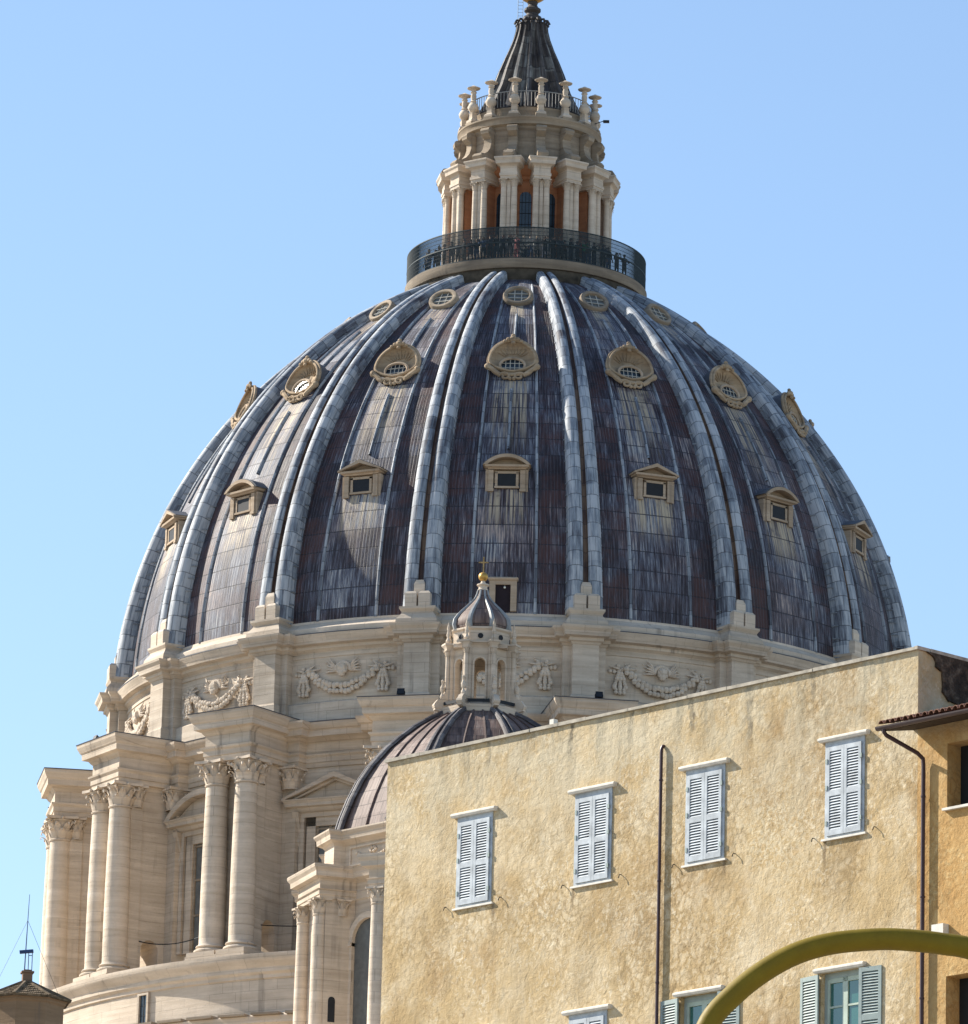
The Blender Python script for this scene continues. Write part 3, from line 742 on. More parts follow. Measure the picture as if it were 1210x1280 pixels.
sp = [(3.2, 132.5), (2.95, 133.1), (2.6, 133.9), (2.28, 134.65), (1.93, 135.85), (1.6, 136.8), (1.3, 137.6), (1.06, 138.35), (.94, 138.9), (.90, 139.3), (.80, 139.45), (.5, 139.6)]
b.revolve(sp, 128, rmod=lambda a, r, z: 1+.16*(1 if cos(16*a) > .45 else (-.35 if cos(16*a) < -.2 else 0)), uvf=lambda i, j: (i*.12, sp[j][1]))
for k in range(16):      # curled tops
    a = 2*pi*k/16; pts = [((1.0+.16*cos(t))*sin(a), -(1.0+.16*cos(t))*cos(a), 139.45+.16*sin(t)) for t in [q*.9 for q in range(7)]]; b.tube(pts, .08, 5)
b.revolve([(.5, 139.55), (.62, 139.75), (.6, 139.95), (.42, 140.05), (.40, 140.2), (.55, 140.35), (.55, 140.5), (.38, 140.62), (.30, 140.8), (.36, 140.95), (.3, 141.1)], 20)
b.build('spire', lead('dark_bronze_lead', 'spire'), lan)
b = MB(); b.ball((0, 0, 142.07), 1.12, 32, 20); b.build('bronze_ball', GOLD, lan)
b = MB(); b.box(-.11, .11, -.11, .11, 143.1, 147.4); b.box(-1.1, 1.1, -.1, .1, 145.6, 145.85); b.build('cross', GOLD, lan)
b = MB()
for x in (-.95, -.63): b.tube([(x, -.3, 139.5), (x, -.3, 141.6)], .022, 4)
for q in range(8): b.tube([(-.95, -.3, 139.7+.24*q), (-.63, -.3, 139.7+.24*q)], .015, 4)
b.build('ladder', flat('blue_steel', (.25, .33, .42), .5), lan)
for nm, tgt in (('gallery_lamp', 0),):
    b = MB(); b.tube([(4.3, -1.2, 132.2), (4.9, -1.25, 132.4), (5.05, -1.25, 132.35)], .03, 5); b.box(4.85, 5.25, -1.4, -1.1, 132.3, 132.42); b.build('floodlight_arm', IRON, lan)

# ================================================================== THE SMALL CUPOLA
CX, CY = -2.0, -52.0
cup = tag(empty('small_cupola', (CX, CY, GROUND), OFF), 'small octagonal lead dome with arcaded lantern and gilt ball behind the yellow building', 'cupola')
HZ = (0, 0, -GROUND)
OCT = [22.5+45*k for k in range(8)]; FACE = [45*k for k in range(8)]
b = MB()
prof = [(8.05, 73.1), (7.82, 73.9), (7.4, 75.0), (6.9, 76.05), (6.3, 76.98), (5.8, 77.6), (5.35, 78.12), (4.6, 78.82), (3.7, 79.55), (2.8, 80.12), (2.04, 80.5), (1.6, 80.7)]
def octv(R, z, out): 
    for k in range(8):
        a = radians(OCT[k]); out.append((R*sin(a), -R*cos(a), z))
vs = []
for R, z in prof: octv(R, z, vs)
for j in range(len(prof)-1):
    for k in range(8):
        k2 = (k+1) % 8; w0, w1 = prof[j][0]*.765, prof[j+1][0]*.765; s0 = 1.2*j; s1 = 1.2*(j+1)
        b.add([vs[8*j+k], vs[8*j+k2], vs[8*j+8+k2], vs[8*j+8+k]], [(0, 1, 2, 3)], 0, False, [[(10*k-w0/2, s0), (10*k+w0/2, s0), (10*k+w1/2, s1), (10*k-w1/2, s1)]])
for k in range(8):
    a = radians(FACE[k])
    for x in (-.22, 0.22):      # thin rolls on each face
        pts = [((R*.924+.03)*sin(a)+x*R/2*cos(a), -(R*.924+.03)*cos(a)+x*R/2*sin(a), z) for R, z in prof]
        b.tube(pts, .07, 5, 0)
b.build('cupola_shell', LCUP, cup, loc=HZ, angle=20)
b = MB()
vs = []
for j, (R, z) in enumerate(prof):
    q = R/8.05; ww = .22*q+.10
    for u, h in ((-1.5, -.02), (-1.35, .2), (-1.0, .3), (-.45, .3), (-.35, .12), (.35, .12), (.45, .3), (1.0, .3), (1.35, .2), (1.5, -.02)):
        dr_ = h*(1.0) ; vs.append((u*ww, -(R+dr_*.8), z+dr_*.45*(1-q)))
fs = []; uvs = []
for j in range(len(prof)-1):
    for i in range(9): fs.append((j*10+i, j*10+i+1, j*10+i+11, j*10+i+10)); uvs.append([(i*.3, j*1.2), (i*.3+.3, j*1.2), (i*.3+.3, j*1.2+1.2), (i*.3, j*1.2+1.2)])
b.add(vs, fs, 0, False, uvs); cr = b.build('cupola_rib', lead('dark_cupola_rib', 'crib'), cup, loc=HZ); 
for i, a in enumerate(OCT):
    c = cr if i == 0 else copy_tree(cr, cup); c.rotation_euler = (0, 0, radians(a))
# drum of the cupola
def octring(b, prof, m=0):
    vs = []; fs = []
    for R, z in prof: octv(R, z, vs)
    for j in range(len(prof)-1):
        for k in range(8): fs.append((8*j+k, 8*j+(k+1) % 8, 8*j+8+(k+1) % 8, 8*j+8+k))
    fs.append(tuple(range(8))[::-1]); fs.append(tuple(8*(len(prof)-1)+k for k in range(8))); b.add(vs, fs, m)
b = MB(); octring(b, [(8.3, 50), (8.3, 69.0), (8.4, 69.1), (8.4, 69.5), (8.35, 69.55), (8.35, 70.0), (8.8, 70.2), (8.9, 70.5), (9.05, 70.7), (8.35, 70.78), (8.25, 70.9), (8.25, 72.2), (8.4, 72.3), (8.75, 72.45), (8.8, 72.7), (8.95, 72.9), (8.95, 72.98), (8.1, 73.12)])
b.build('cupola_drum', TRAV, cup, loc=HZ)
b = MB()
ENT2 = [(0, 69.0), (0, 69.18), (.05, 69.2), (.05, 69.42), (.14, 69.5), (.0, 69.54), (0, 69.98), (.1, 70.08), (.35, 70.16), (.37, 70.42), (.5, 70.62), (.52, 70.74)]
b.mould(-1.75, 1.75, 9.3, 7.6, [(0, 50), (0, 63), (0, 69.0)]); b.mould(-1.85, 1.85, 9.7, 7.6, ENT2); b.box(-2.36, 2.36, -10.2, -7.6, 70.745, 70.80)
b.mould(-.8, .8, 8.6, 7.5, [(0, 70.83), (0, 72.2), (.1, 72.32), (.35, 72.45), (.38, 72.72), (.5, 72.9), (.5, 73.0)])
pr = b.build('corner_pier', TRAV, cup, loc=HZ)
for x in (-1.35, 1.35):
    b = MB(); column(b, 0, 0, 60.4, 68.08, .42, n=16); b.build('column', TRAV_W, pr, loc=(x, -9.5, 0))
    b = MB(); capital(b, 0, 0, 68.08, .92, .36); b.build('capital', TRAV_W, pr, loc=(x, -9.5, 0))
for sx in (-1, 1):
    b = MB(); capital(b, sx*1.62, -8.3, 68.08, .92, .28); b.build('pilaster_capital', TRAV_W, pr)
b = MB(); pts = [(-.2, 61.9)] + [(-.2*cos(pi*q/8), 63.1+.2*sin(pi*q/8)) for q in range(9)] + [(.2, 61.9)]
b.prism([(-8.8+x, z+.3) for x, z in pts], 1.70, 1.765, 'yz'); b.build('slit_window', DARK, pr)
for i, a in enumerate(OCT):
    c = pr if i == 0 else copy_tree(pr, cup); c.rotation_euler = (0, 0, radians(a))
# arched windows between the piers
b = MB(); ap = [(-1.2*cos(pi*q/14), 66.7+1.2*sin(pi*q/14)) for q in range(15)]; ao = [(-1.55*cos(pi*q/14), 66.7+1.55*sin(pi*q/14)) for q in range(15)]
b.prism([(-1.55, 60)]+ao+[(1.55, 60), (1.2, 60)]+ap[::-1]+[(-1.2, 60)], -7.95, -7.5); b.box(-1.55, -1.2, -8.05, -7.6, 66.45, 66.65); b.box(1.2, 1.55, -8.05, -7.6, 66.45, 66.65)
aw = b.build('arched_window', TRAV_W, cup, loc=HZ)
b = MB(); b.prism([(-1.2, 60)]+ap+[(1.2, 60)], -7.72, -7.6); b.build('window_pane', GREYGLASS, aw)
for i, a in enumerate(FACE):
    c = aw if i == 0 else copy_tree(aw, cup); c.rotation_euler = (0, 0, radians(a))
# attic relief panels
b = MB()
for x0, x1, z0, z1 in ((-1.9, 1.9, 71.0, 71.1), (-1.9, 1.9, 72.0, 72.1), (-1.9, -1.8, 71.1, 72.0), (1.8, 1.9, 71.1, 72.0)): b.box(x0, x1, -7.7, -7.55, z0, z1)
for k in range(15): t = -1+2*k/14; b.ball((1.3*t, -7.65, 71.35+.35*t*t), .11, 6, 4)
for k in range(7): b.ball((.25*cos(k), -7.65, 71.75+.12*sin(k)), .1, 6, 4)
rp = b.build('relief_panel', TRAV_W, cup, loc=HZ)
for i, a in enumerate(FACE):
    c = rp if i == 0 else copy_tree(rp, cup); c.rotation_euler = (0, 0, radians(a))
# lantern of the cupola
b = MB(); octring(b, [(2.35, 80.35), (2.35, 80.75), (2.2, 80.8), (1.75, 80.85), (1.75, 81.1)])
cl = b.build('lantern', TRAV_W, cup, loc=HZ)
b = MB()
for k in range(8):
    T = Matrix.Rotation(radians(FACE[k]), 4, 'Z'); b.box(-.62, .62, -2.19, -2.12, 80.86, 81.04, 0, T)
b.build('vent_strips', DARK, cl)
b = MB(); b.revolve([(0, 84.1), (1.6, 84.1)], 24, m=0)
b.box(-1.5, 1.5, -1.5, 1.5, 84.1, 84.3)
hw = 1.62*math.tan(pi/8)
ia = [(-.30*cos(pi*q/10), 83.2+.30*sin(pi*q/10)) for q in range(11)]
wall = [(-hw, 81.1), (-.30, 81.1)]+ia+[(.30, 81.1), (hw, 81.1), (hw, 84.2), (-hw, 84.2)]
for k in range(8):
    T = Matrix.Rotation(radians(FACE[k]), 4, 'Z'); b.prism(wall, -1.62, -1.32, 'xz', 0, T)
    oo = [(-.40*cos(pi*q/10), 83.2+.40*sin(pi*q/10)) for q in range(11)]
    b.prism([(-.40, 81.1)]+oo+[(.40, 81.1), (.305, 81.1)]+[(x*1.01, z) for x, z in ia][::-1]+[(-.305, 81.1)], -1.68, -1.62, 'xz', 0, T)
octring(b, [(1.78, 84.1), (1.85, 84.25), (2.0, 84.34), (2.0, 84.42), (1.68, 84.46), (1.68, 85.1), (1.8, 85.2), (1.8, 85.3), (1.5, 85.36)])
b.build('arcade', TRAV_W, cl)
b = MB()
T0 = Matrix.Translation((0, -1.98, 0)); b.box(-.22, .22, -1.9, -1.6, 81.1, 84.1); column(b, 0, -1.98, 81.05, 83.75, .14, n=10); capital(b, 0, -1.98, 83.75, .3, .13)
b.mould(-.18, .18, 2.12, 1.6, [(0, 84.05), (.02, 84.2), (.14, 84.34), (.14, 84.44)])
b.revolve([(.1, 84.45), (.16, 84.6), (.07, 84.8), (.13, 84.95), (.06, 85.2), (.1, 85.35), (.03, 85.6), (0, 85.75)], 8, T=Matrix.Translation((0, -1.98, 0)))
b.prism([(-1.7, 80.9), (-1.7, 82.2), (-1.95, 82.1), (-2.1, 81.7), (-2.25, 81.35), (-2.55, 81.2), (-2.75, 80.95), (-2.7, 80.6), (-2.2, 80.5)], -.14, .14, 'yz')
b.tube([(-.18, -2.62, 80.85), (.18, -2.62, 80.85)], .17, 8)
b.revolve([(.1, 81.25), (.15, 81.4), (.06, 81.6), (.14, 81.78), (.15, 81.9), (.05, 82.1), (.08, 82.25), (.1, 82.3), (0, 82.4)], 8, T=Matrix.Translation((0, -2.25, 0)))
lp = b.build('lantern_pier', TRAV_W, cl)
for i, a in enumerate(OCT):
    c = lp if i == 0 else copy_tree(lp, cl); c.rotation_euler = (0, 0, radians(a))
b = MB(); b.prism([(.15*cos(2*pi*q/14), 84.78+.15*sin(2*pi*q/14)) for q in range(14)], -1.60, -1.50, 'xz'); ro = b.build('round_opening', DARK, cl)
for k in range(1, 8): c = ro.copy(); COL.objects.link(c); c.rotation_euler = (0, 0, radians(FACE[k]))
b = MB(); bp = [(1.52, 85.36), (1.60, 85.6), (1.55, 85.9), (1.36, 86.2), (1.05, 86.55), (.72, 86.9), (.46, 87.2), (.32, 87.5), (.27, 87.75)]
b.revolve(bp, 48, uvf=lambda i, j: (i*.2, bp[j][1]), rmod=lambda a, r, z: 1-.04*abs(sin(4*a+pi/2)))
b.build('onion_roof', LCUP, cl)
b = MB()
for k in range(8):
    a = radians(OCT[k]); b.tube([(r*1.02*sin(a), -r*1.02*cos(a), z) for r, z in bp], [.10*r/1.5+.04 for r, z in bp], 6)
b.build('onion_ribs', flat('pale_lead', (.30, .31, .31), .6, .2), cl)
b = MB(); b.revolve([(.28, 87.74), (.30, 87.8), (.25, 87.85), (.24, 87.98), (.36, 88.04), (.34, 88.1), (.18, 88.14), (.12, 88.25), (.08, 88.4)], 14); b.build('finial', TRAV_W, cl)
b = MB(); b.ball((0, 0, 88.55), .27, 16, 12); b.build('gilt_ball', GOLD, cl)
b = MB(); b.box(-.04, .04, -.04, .04, 88.8, 89.7); b.box(-.28, .28, -.035, .035, 89.35, 89.42); b.build('cross', GOLD_D, cl)
# roof terrace below the cupola
b = MB(); b.box(-16, 16, -12, 12, GROUND, 60.4); b.build('lower_walls', TRAV_W, cup, loc=HZ)

# ================================================================== floodlights, cables
def cyl(a, R, z): a = radians(a)+OFF; return Vector((R*sin(a), -R*cos(a), z))
first_fl = None
for a, R, z, dz, lab in ((-11.6, 28.9, 87.13, 0, 'small black floodlight on the stone cornice, left of the white cupola lantern'),
                     (12.0, 28.9, 87.13, 0, 'small black floodlight on the cornice, just right of the cupola and above the yellow building'),
                     (-37.2, 27.6, 87.12, 0, 'small black floodlight lying on the sunlit cornice below a carved garland'),
                     (-60.5, 29.2, 87.13, 0, 'small black floodlight silhouetted against the sky on the far left cornice')):
    p = cyl(a, R, z)
    if first_fl is None:
        fl = empty('floodlight', p, radians(a)); b = MB()
        b.box(-.2, .2, -.16, .16, .15, .45, 0, Matrix.Rotation(radians(-20), 4, 'X')); b.box(-.22, .22, -.22, -.15, .1, .48, 0, Matrix.Rotation(radians(-20), 4, 'X'))
        hs = b.build('lamp_housing', IRON, fl)
        b = MB(); b.box(-.25, -.22, -.04, .04, 0, .35); b.box(.22, .25, -.04, .04, 0, .35); b.box(-.25, .25, -.08, .08, 0, .03); b.build('bracket', IRON, fl)
        first_fl = fl
    else: fl = copy_tree(first_fl); fl.location = p; fl.rotation_euler = (0, 0, radians(a))
    tag(fl, lab, 'floodlight', 'floodlights on the cornices')
def cable(p, q, sag, lab):
    b = MB(); pts = [p.lerp(q, t/12)-Vector((0, 0, sag*4*(t/12)*(1-t/12))) for t in range(13)]; b.tube([v-p for v in pts], .035, 5)
    o = b.build('cable', IRON, loc=p); tag(o, lab, 'cable', 'cables strung between the columns')
cable(cyl(-53.3, 27.5, 74.35), cyl(-41.5, 27.2, 73.9), .3, 'thin dark cable sagging between two column pairs, the left one of the two cables')
cable(cyl(-31.3, 27.6, 74.1), cyl(-14.5, 27.6, 74.0), .25, 'thin dark cable running from the front column pair behind the small cupola')

# ================================================================== VISITORS
def person_mesh(pose):
    """continuous skinned body, 1.72 m, facing -y, feet at z=0"""
    V, Ed, Rr = [], [], []
    def pt(p, r, par=None):
        V.append(p); Rr.append(r)
        if par is not None: Ed.append((par, len(V)-1))
        return len(V)-1
    pel = pt((0, 0, .95), .145); wa = pt((0, 0, 1.12), .13, pel); ch = pt((0, -.01, 1.33), .16, wa); nk0 = pt((0, 0, 1.45), .09, ch); nk = pt((0, 0, 1.51), .055, nk0); hd = pt((0, -.02, 1.60), .088, nk); hd2 = pt((0, -.01, 1.69), .075, hd)
    for s in (-1, 1):
        h = pt((s*.1, 0, .88), .1, pel); k = pt((s*.11, -.02, .48), .065, h); an = pt((s*.115, .02, .09), .045, k); to = pt((s*.125, -.14, .04), .04, an)
        sh = pt((s*.19, 0, 1.40), .065, ch)
        if pose == 'lean': el = (s*.27, -.08, 1.15); wr = (s*.2, -.3, 1.12); d = Vector((-.2*s, -1, 0))
        elif pose == 'photo': el = (s*.24, -.2, 1.22); wr = (s*.07, -.33, 1.5); d = Vector((-.3*s, -.3, 1))
        else: el = (s*.26, .03, 1.13); wr = (s*.25, -.08, .87); d = Vector((0, -.2, -1))
        e = pt(el, .043, sh); w_ = pt(wr, .03, e); d.normalize(); W_ = Vector(wr)
        pm = pt(tuple(W_+d*.07), .032, w_); side = d.cross(Vector((0, 1, .3))).normalized()
        for f in range(4): q = W_+d*.1+side*(.012+.0*f)*(f-1.5)*1.3; t1 = pt(tuple(q+d*.03), .009, pm); pt(tuple(q+d*(.065-.008*abs(f-1.4))+Vector((0, -.012, 0))), .008, t1)
        th_ = pt(tuple(W_+d*.05+side*.035*s), .010, w_); pt(tuple(W_+d*.085+side*.045*s), .009, th_)
    me = bpy.data.meshes.new('tmp'); me.from_pydata(V, Ed, []); ob = bpy.data.objects.new('tmp', me); COL.objects.link(ob)
    sk = ob.modifiers.new('s', 'SKIN'); sub = ob.modifiers.new('u', 'SUBSURF'); sub.levels = 1; sub.render_levels = 1
    for i, r in enumerate(Rr): me.skin_vertices[0].data[i].radius = (r, r*.8 if 1.0 < V[i][2] < 1.42 and abs(V[i][0]) < .05 else r)
    me.skin_vertices[0].data[0].use_root = True
    dg = bpy.context.evaluated_depsgraph_get(); res = bpy.data.meshes.new_from_object(ob.evaluated_get(dg)); bpy.data.objects.remove(ob)
    for p in res.polygons:
        c = p.center; p.use_smooth = True
        if c.z > 1.485 and abs(c.x) < .13 and c.y > -.18: k = 0
        elif (Vector(wr)-Vector((abs(c.x), c.y, c.z))).length < .10 if False else False: k = 0
        elif c.z < .98 and abs(c.x) < .22: k = 2 if c.z > .1 else 3
        else: k = 1
        for s in (-1, 1):
            wv = Vector((s*abs(wr[0]), wr[1], wr[2]))
            if (c-wv).dot(d if s > 0 else Vector((-d.x, d.y, d.z))) > .0 and (c-wv).length < .16: k = 0
        p.material_index = k
    res.materials.clear() if False else None
    return res
def face_mesh():
    b = MB()
    b.ball((0, -.1, 1.61), (.014, .02, .022), 6, 5, 0)
    for s in (-1, 1): b.ball((s*.03, -.09, 1.63), (.012, .012, .008), 6, 4, 1); b.ball((s*.088, .0, 1.61), (.01, .02, .03), 6, 4, 0)
    b.ball((0, -.092, 1.565), (.022, .008, .006), 6, 4, 2)
    return b
skin = flat('skin', (.50, .32, .24), .6)
hairs = [flat('dark_hair', (.025, .018, .014), .7), flat('brown_hair', (.09, .05, .03), .7), flat('fair_hair', (.30, .22, .13), .7)]
lips = flat('lips', (.35, .13, .11), .6)
cl_c = {'navy': (.03, .045, .09), 'black': (.016, .016, .02), 'grey': (.16, .165, .18), 'green': (.07, .40, .16), 'pink': (.48, .16, .17), 'white': (.62, .62, .62), 'blue': (.10, .17, .34), 'brown': (.15, .10, .07)}
clm = {k: flat(k+'_cloth', v, .85) for k, v in cl_c.items()}
shoe = clm['black']
PM = {p: person_mesh(p) for p in ('lean', 'photo', 'stand')}
PIDX = {m.name: [p.material_index for p in m.polygons] for m in PM.values()}
fm = face_mesh()
def mk_hair(long):
    b = MB(); b.ball((0, .012, 1.645), (.098, .11, .095), 10, 8)
    if long: b.ball((0, .05, 1.54), (.095, .06, .14), 8, 6)
    return b
people = [(-64, 'grey', 'navy'), (-59, 'white', 'blue'), (-55, 'black', 'navy'), (-50, 'navy', 'black'), (-45.5, 'grey', 'black'), (-41, 'black', 'navy'), (-36.5, 'navy', 'black'), (-32, 'black', 'black'), (-28, 'navy', 'navy'), (-24.5, 'black', 'blue'), (-21, 'blue', 'black'), (-17, 'navy', 'black'), (-13.5, 'black', 'navy'), (-10, 'navy', 'black'), (-6.5, 'black', 'grey'), (-3, 'pink', 'pink'), (.8, 'grey', 'navy'), (4, 'white', 'blue'), (7.5, 'navy', 'black'), (11.5, 'black', 'navy'), (16, 'black', 'black'), (19.3, 'navy', 'black'), (22.5, 'brown', 'black'), (26, 'black', 'navy'), (29.5, 'navy', 'black'), (33, 'green', 'navy'), (36.3, 'grey', 'blue'), (40, 'black', 'navy'), (45, 'navy', 'black'), (50, 'black', 'blue'), (57, 'grey', 'black'), (63, 'black', 'black')]
lab_u = {-3: 'visitor dressed all in pink-red standing behind the gallery fence near its middle', 33: 'visitor in a bright green top behind the right part of the gallery fence', 4: 'visitor in a white top and blue trousers just right of the gallery middle', -59: 'visitor in a white top near the left end of the gallery fence', 22.5: 'visitor in a brown jacket among dark-clothed people right of the gallery middle', -21: 'visitor in a blue top left of the gallery middle'}
gen = {'navy': 'visitor in a navy top standing in the crowd behind the tall gallery fence', 'black': 'visitor in a black top standing in the crowd behind the tall gallery fence', 'grey': 'visitor in a grey top standing in the crowd behind the tall gallery fence'}
hm = [mk_hair(False), mk_hair(True)]
hobj = {}
for i, (a, top, leg) in enumerate(people):
    rnd = random.Random(i); R = 7.25-rnd.random()*.25
    aa = radians(a)+OFF
    r = empty('person', (R*sin(aa), -R*cos(aa), 120.945), aa+radians(rnd.uniform(-35, 35)))
    tag(r, lab_u.get(a, gen.get(top)), 'person', 'visitors on the dome gallery')
    sc_ = rnd.uniform(.94, 1.05); r.scale = (sc_,)*3
    src = PM[rnd.choice(['lean', 'photo', 'stand', 'lean'])]; me = src.copy(); me.materials.clear()
    for m in (skin, clm[top], clm[leg], shoe): me.materials.append(m)
    me.polygons.foreach_set('material_index', PIDX[src.name])
    o = bpy.data.objects.new('body', me); COL.objects.link(o); o.parent = r
    hi = rnd.choice([0, 1]); hc = rnd.choice([0, 0, 1, 2]); kf = (hi, hc)
    if kf not in hobj: hobj[kf] = hm[hi].build('hair', hairs[hc], r)
    else: h = hobj[kf].copy(); COL.objects.link(h); h.parent = r
    if 'f' not in hobj: hobj['f'] = fm.build('face', [skin, hairs[0], lips], r)
    else: h = hobj['f'].copy(); COL.objects.link(h); h.parent = r

# ================================================================== THE YELLOW BUILDING
AX, AY = 7.902, -277.381; RZ = radians(-47.017)
def plaster(name, c1, c2, c3, pale):
    n = N(name, .92); P = n.pos('object'); X = n.sep(P)
    big = n.noise(P, .28, 6, .62, .6); mid = n.noise(P, 1.4, 6, .65, .4); fine = n.noise(P, 9, 6, .7)
    c = n.ramp(big, [(.36, c1), (.5, c2), (.64, c3)])
    c = n.mix(n.math('MULTIPLY', n.ss(mid, .42, .72), .5), c, pale)
    # patch where the old lime coat shows through
    dx = n.math('SUBTRACT', X[0], -3.9); dz = n.math('SUBTRACT', X[2], 26.9-GROUND)
    rr = n.math('SQRT', n.math('ADD', n.math('MULTIPLY', dx, dx), n.math('MULTIPLY', n.math('MULTIPLY', dz, dz), .7)))
    wp = n.noise(P, 7.0, 6, .75, 1.5)
    pm = n.math('MULTIPLY', n.math('SUBTRACT', 1.0, n.ss(n.math('ADD', rr, n.math('MULTIPLY', mid, 1.6)), .9, 2.6)), n.ss(wp, .46, .56))
    c = n.mix(n.math('MULTIPLY', pm, .8), c, (.62, .53, .36))
    spk = n.math('MULTIPLY', n.ss(n.noise(P, 6.0, 6, .75, 1.2), .50, .62), n.ss(n.noise(P, .45, 4, .6), .40, .58)); c = n.mix(n.math('MULTIPLY', spk, .8), c, pale)
    spd = n.math('MULTIPLY', n.ss(n.noise(P, 7.5, 6, .75, 1.2), .52, .64), n.ss(n.noise(P, .6, 4, .6), .42, .6)); c = n.mix(n.math('MULTIPLY', spd, .6), c, tuple(x*.6 for x in c1))
    wv = n.new('ShaderNodeVectorMath', operation='ADD'); n.put(wv.inputs[0], P); n.put(wv.inputs[1], n.comb(n.math('MULTIPLY', mid, .7), 0.0, n.math('MULTIPLY', n.noise(P, 3.1, 4, .6), .6)))
    ce = n.vor(wv.outputs[0], 4.6, 'DISTANCE_TO_EDGE'); cm = n.ss(n.noise(P, .37, 4, .6), .46, .60)
    c = n.mix(n.math('MULTIPLY', n.math('MULTIPLY', n.math('SUBTRACT', 1.0, n.ss(ce, .0, .10)), cm), .45), c, tuple(x*.55 for x in c1))
    c = n.mix(n.math('MULTIPLY', n.math('MULTIPLY', n.ss(ce, .12, .3), cm), .35), c, pale)
    # grey rain runs from the parapet
    st = n.noise(n.comb(n.math('MULTIPLY', X[0], 2.6), X[1], n.math('MULTIPLY', X[2], .28)), 1.0, 5, .65)
    topm = n.ss(X[2], 28.2-GROUND, 30.0-GROUND)
    c = n.mix(n.math('MULTIPLY', n.math('MULTIPLY', n.ss(st, .48, .66), topm), .8), c, (.21, .18, .12))
    st3 = n.noise(n.comb(n.math('MULTIPLY', X[0], 1.2), X[1], n.math('MULTIPLY', X[2], .35)), 1.0, 6, .6)
    c = n.mix(n.math('MULTIPLY', n.ss(st3, .45, .7), .42), c, (.27, .195, .10))
    for ds, dl, dw in ((-4.67, 1.5, .13), (-6.35, .9, .10), (-2.9, .7, .09), (-8.1, .9, .10), (-9.9, 1.0, .10), (-12.4, .8, .12), (-1.2, .5, .1)):
        wob = n.math('MULTIPLY', n.math('SUBTRACT', mid, .5), .5)
        dd = n.math('ABSOLUTE', n.math('ADD', n.math('SUBTRACT', X[0], ds), wob))
        dm = n.math('MULTIPLY', n.math('SUBTRACT', 1.0, n.ss(dd, dw*.3, dw)), n.ss(X[2], 29.95-dl-GROUND, 29.95-dl*.5-GROUND))
        c = n.mix(n.math('MULTIPLY', dm, n.ss(n.noise(P, 6, 5, .7), .3, .6)), c, (.13, .10, .06))
    for ds, zt, dl in ((-2.52, 26.42, .75), (-9.72, 26.42, .5), (-12.15, 26.42, .45), (-5.35, 26.42, .4)):
        dd = n.math('ABSOLUTE', n.math('ADD', n.math('SUBTRACT', X[0], ds), n.math('MULTIPLY', n.math('SUBTRACT', mid, .5), .25)))
        dm = n.math('MULTIPLY', n.math('SUBTRACT', 1.0, n.ss(dd, .01, .07)), n.math('MULTIPLY', n.ss(X[2], zt-dl-GROUND, zt-dl*.3-GROUND), n.math('LESS_THAN', X[2], zt-GROUND)))
        c = n.mix(n.math('MULTIPLY', dm, .7), c, (.13, .09, .05))
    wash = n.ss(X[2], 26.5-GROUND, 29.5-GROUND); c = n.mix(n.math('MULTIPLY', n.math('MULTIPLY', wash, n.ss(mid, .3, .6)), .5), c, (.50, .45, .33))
    c = n.mix(n.math('MULTIPLY', n.ss(fine, .5, .75), .3), c, tuple(x*.5 for x in c1))
    vo = n.vor(P, 7.0, 'SMOOTH_F1')
    h = n.math('ADD', n.math('MULTIPLY', n.noise(P, 8.5, 6, .68, .5), 1.0), n.math('ADD', n.math('MULTIPLY', fine, .35), n.math('MULTIPLY', vo, .2)))
    nb = n.bump(h, .5, .045); nb = n.bump(n.noise(P, 2.0, 4, .6, .5), .35, .07, nb)
    return n.out(c, nb)
PL1 = plaster('yellow_plaster', (.36, .24, .11), (.475, .345, .175), (.57, .455, .285), (.68, .585, .42))
PL2 = plaster('ochre_plaster', (.44, .25, .085), (.50, .30, .11), (.55, .35, .145), (.58, .42, .20))
WHITE = flat('white_paint', (.44, .48, .51), .6, 0, .16, 4)
GREYP = flat('grey_green_paint', (.30, .36, .34), .5, 0, .08, 6)
MARB = flat('pale_stone_slab', (.72, .68, .60), .7, 0, .1, 6)
MARBT = flat('weathered_slab', (.42, .38, .31), .85, 0, .2, 5)
PIPE = flat('dark_brown_pipe', (.040, .012, .016), .4, 0, .1, spec=.5)
bld = tag(empty('yellow_building', (AX, AY, GROUND), RZ), 'tall building with worn yellow plaster, white louvred shutters and a plain parapet, right foreground', 'building')
BZ = (0, 0, 0); G = -GROUND
def bz(z): return z+G
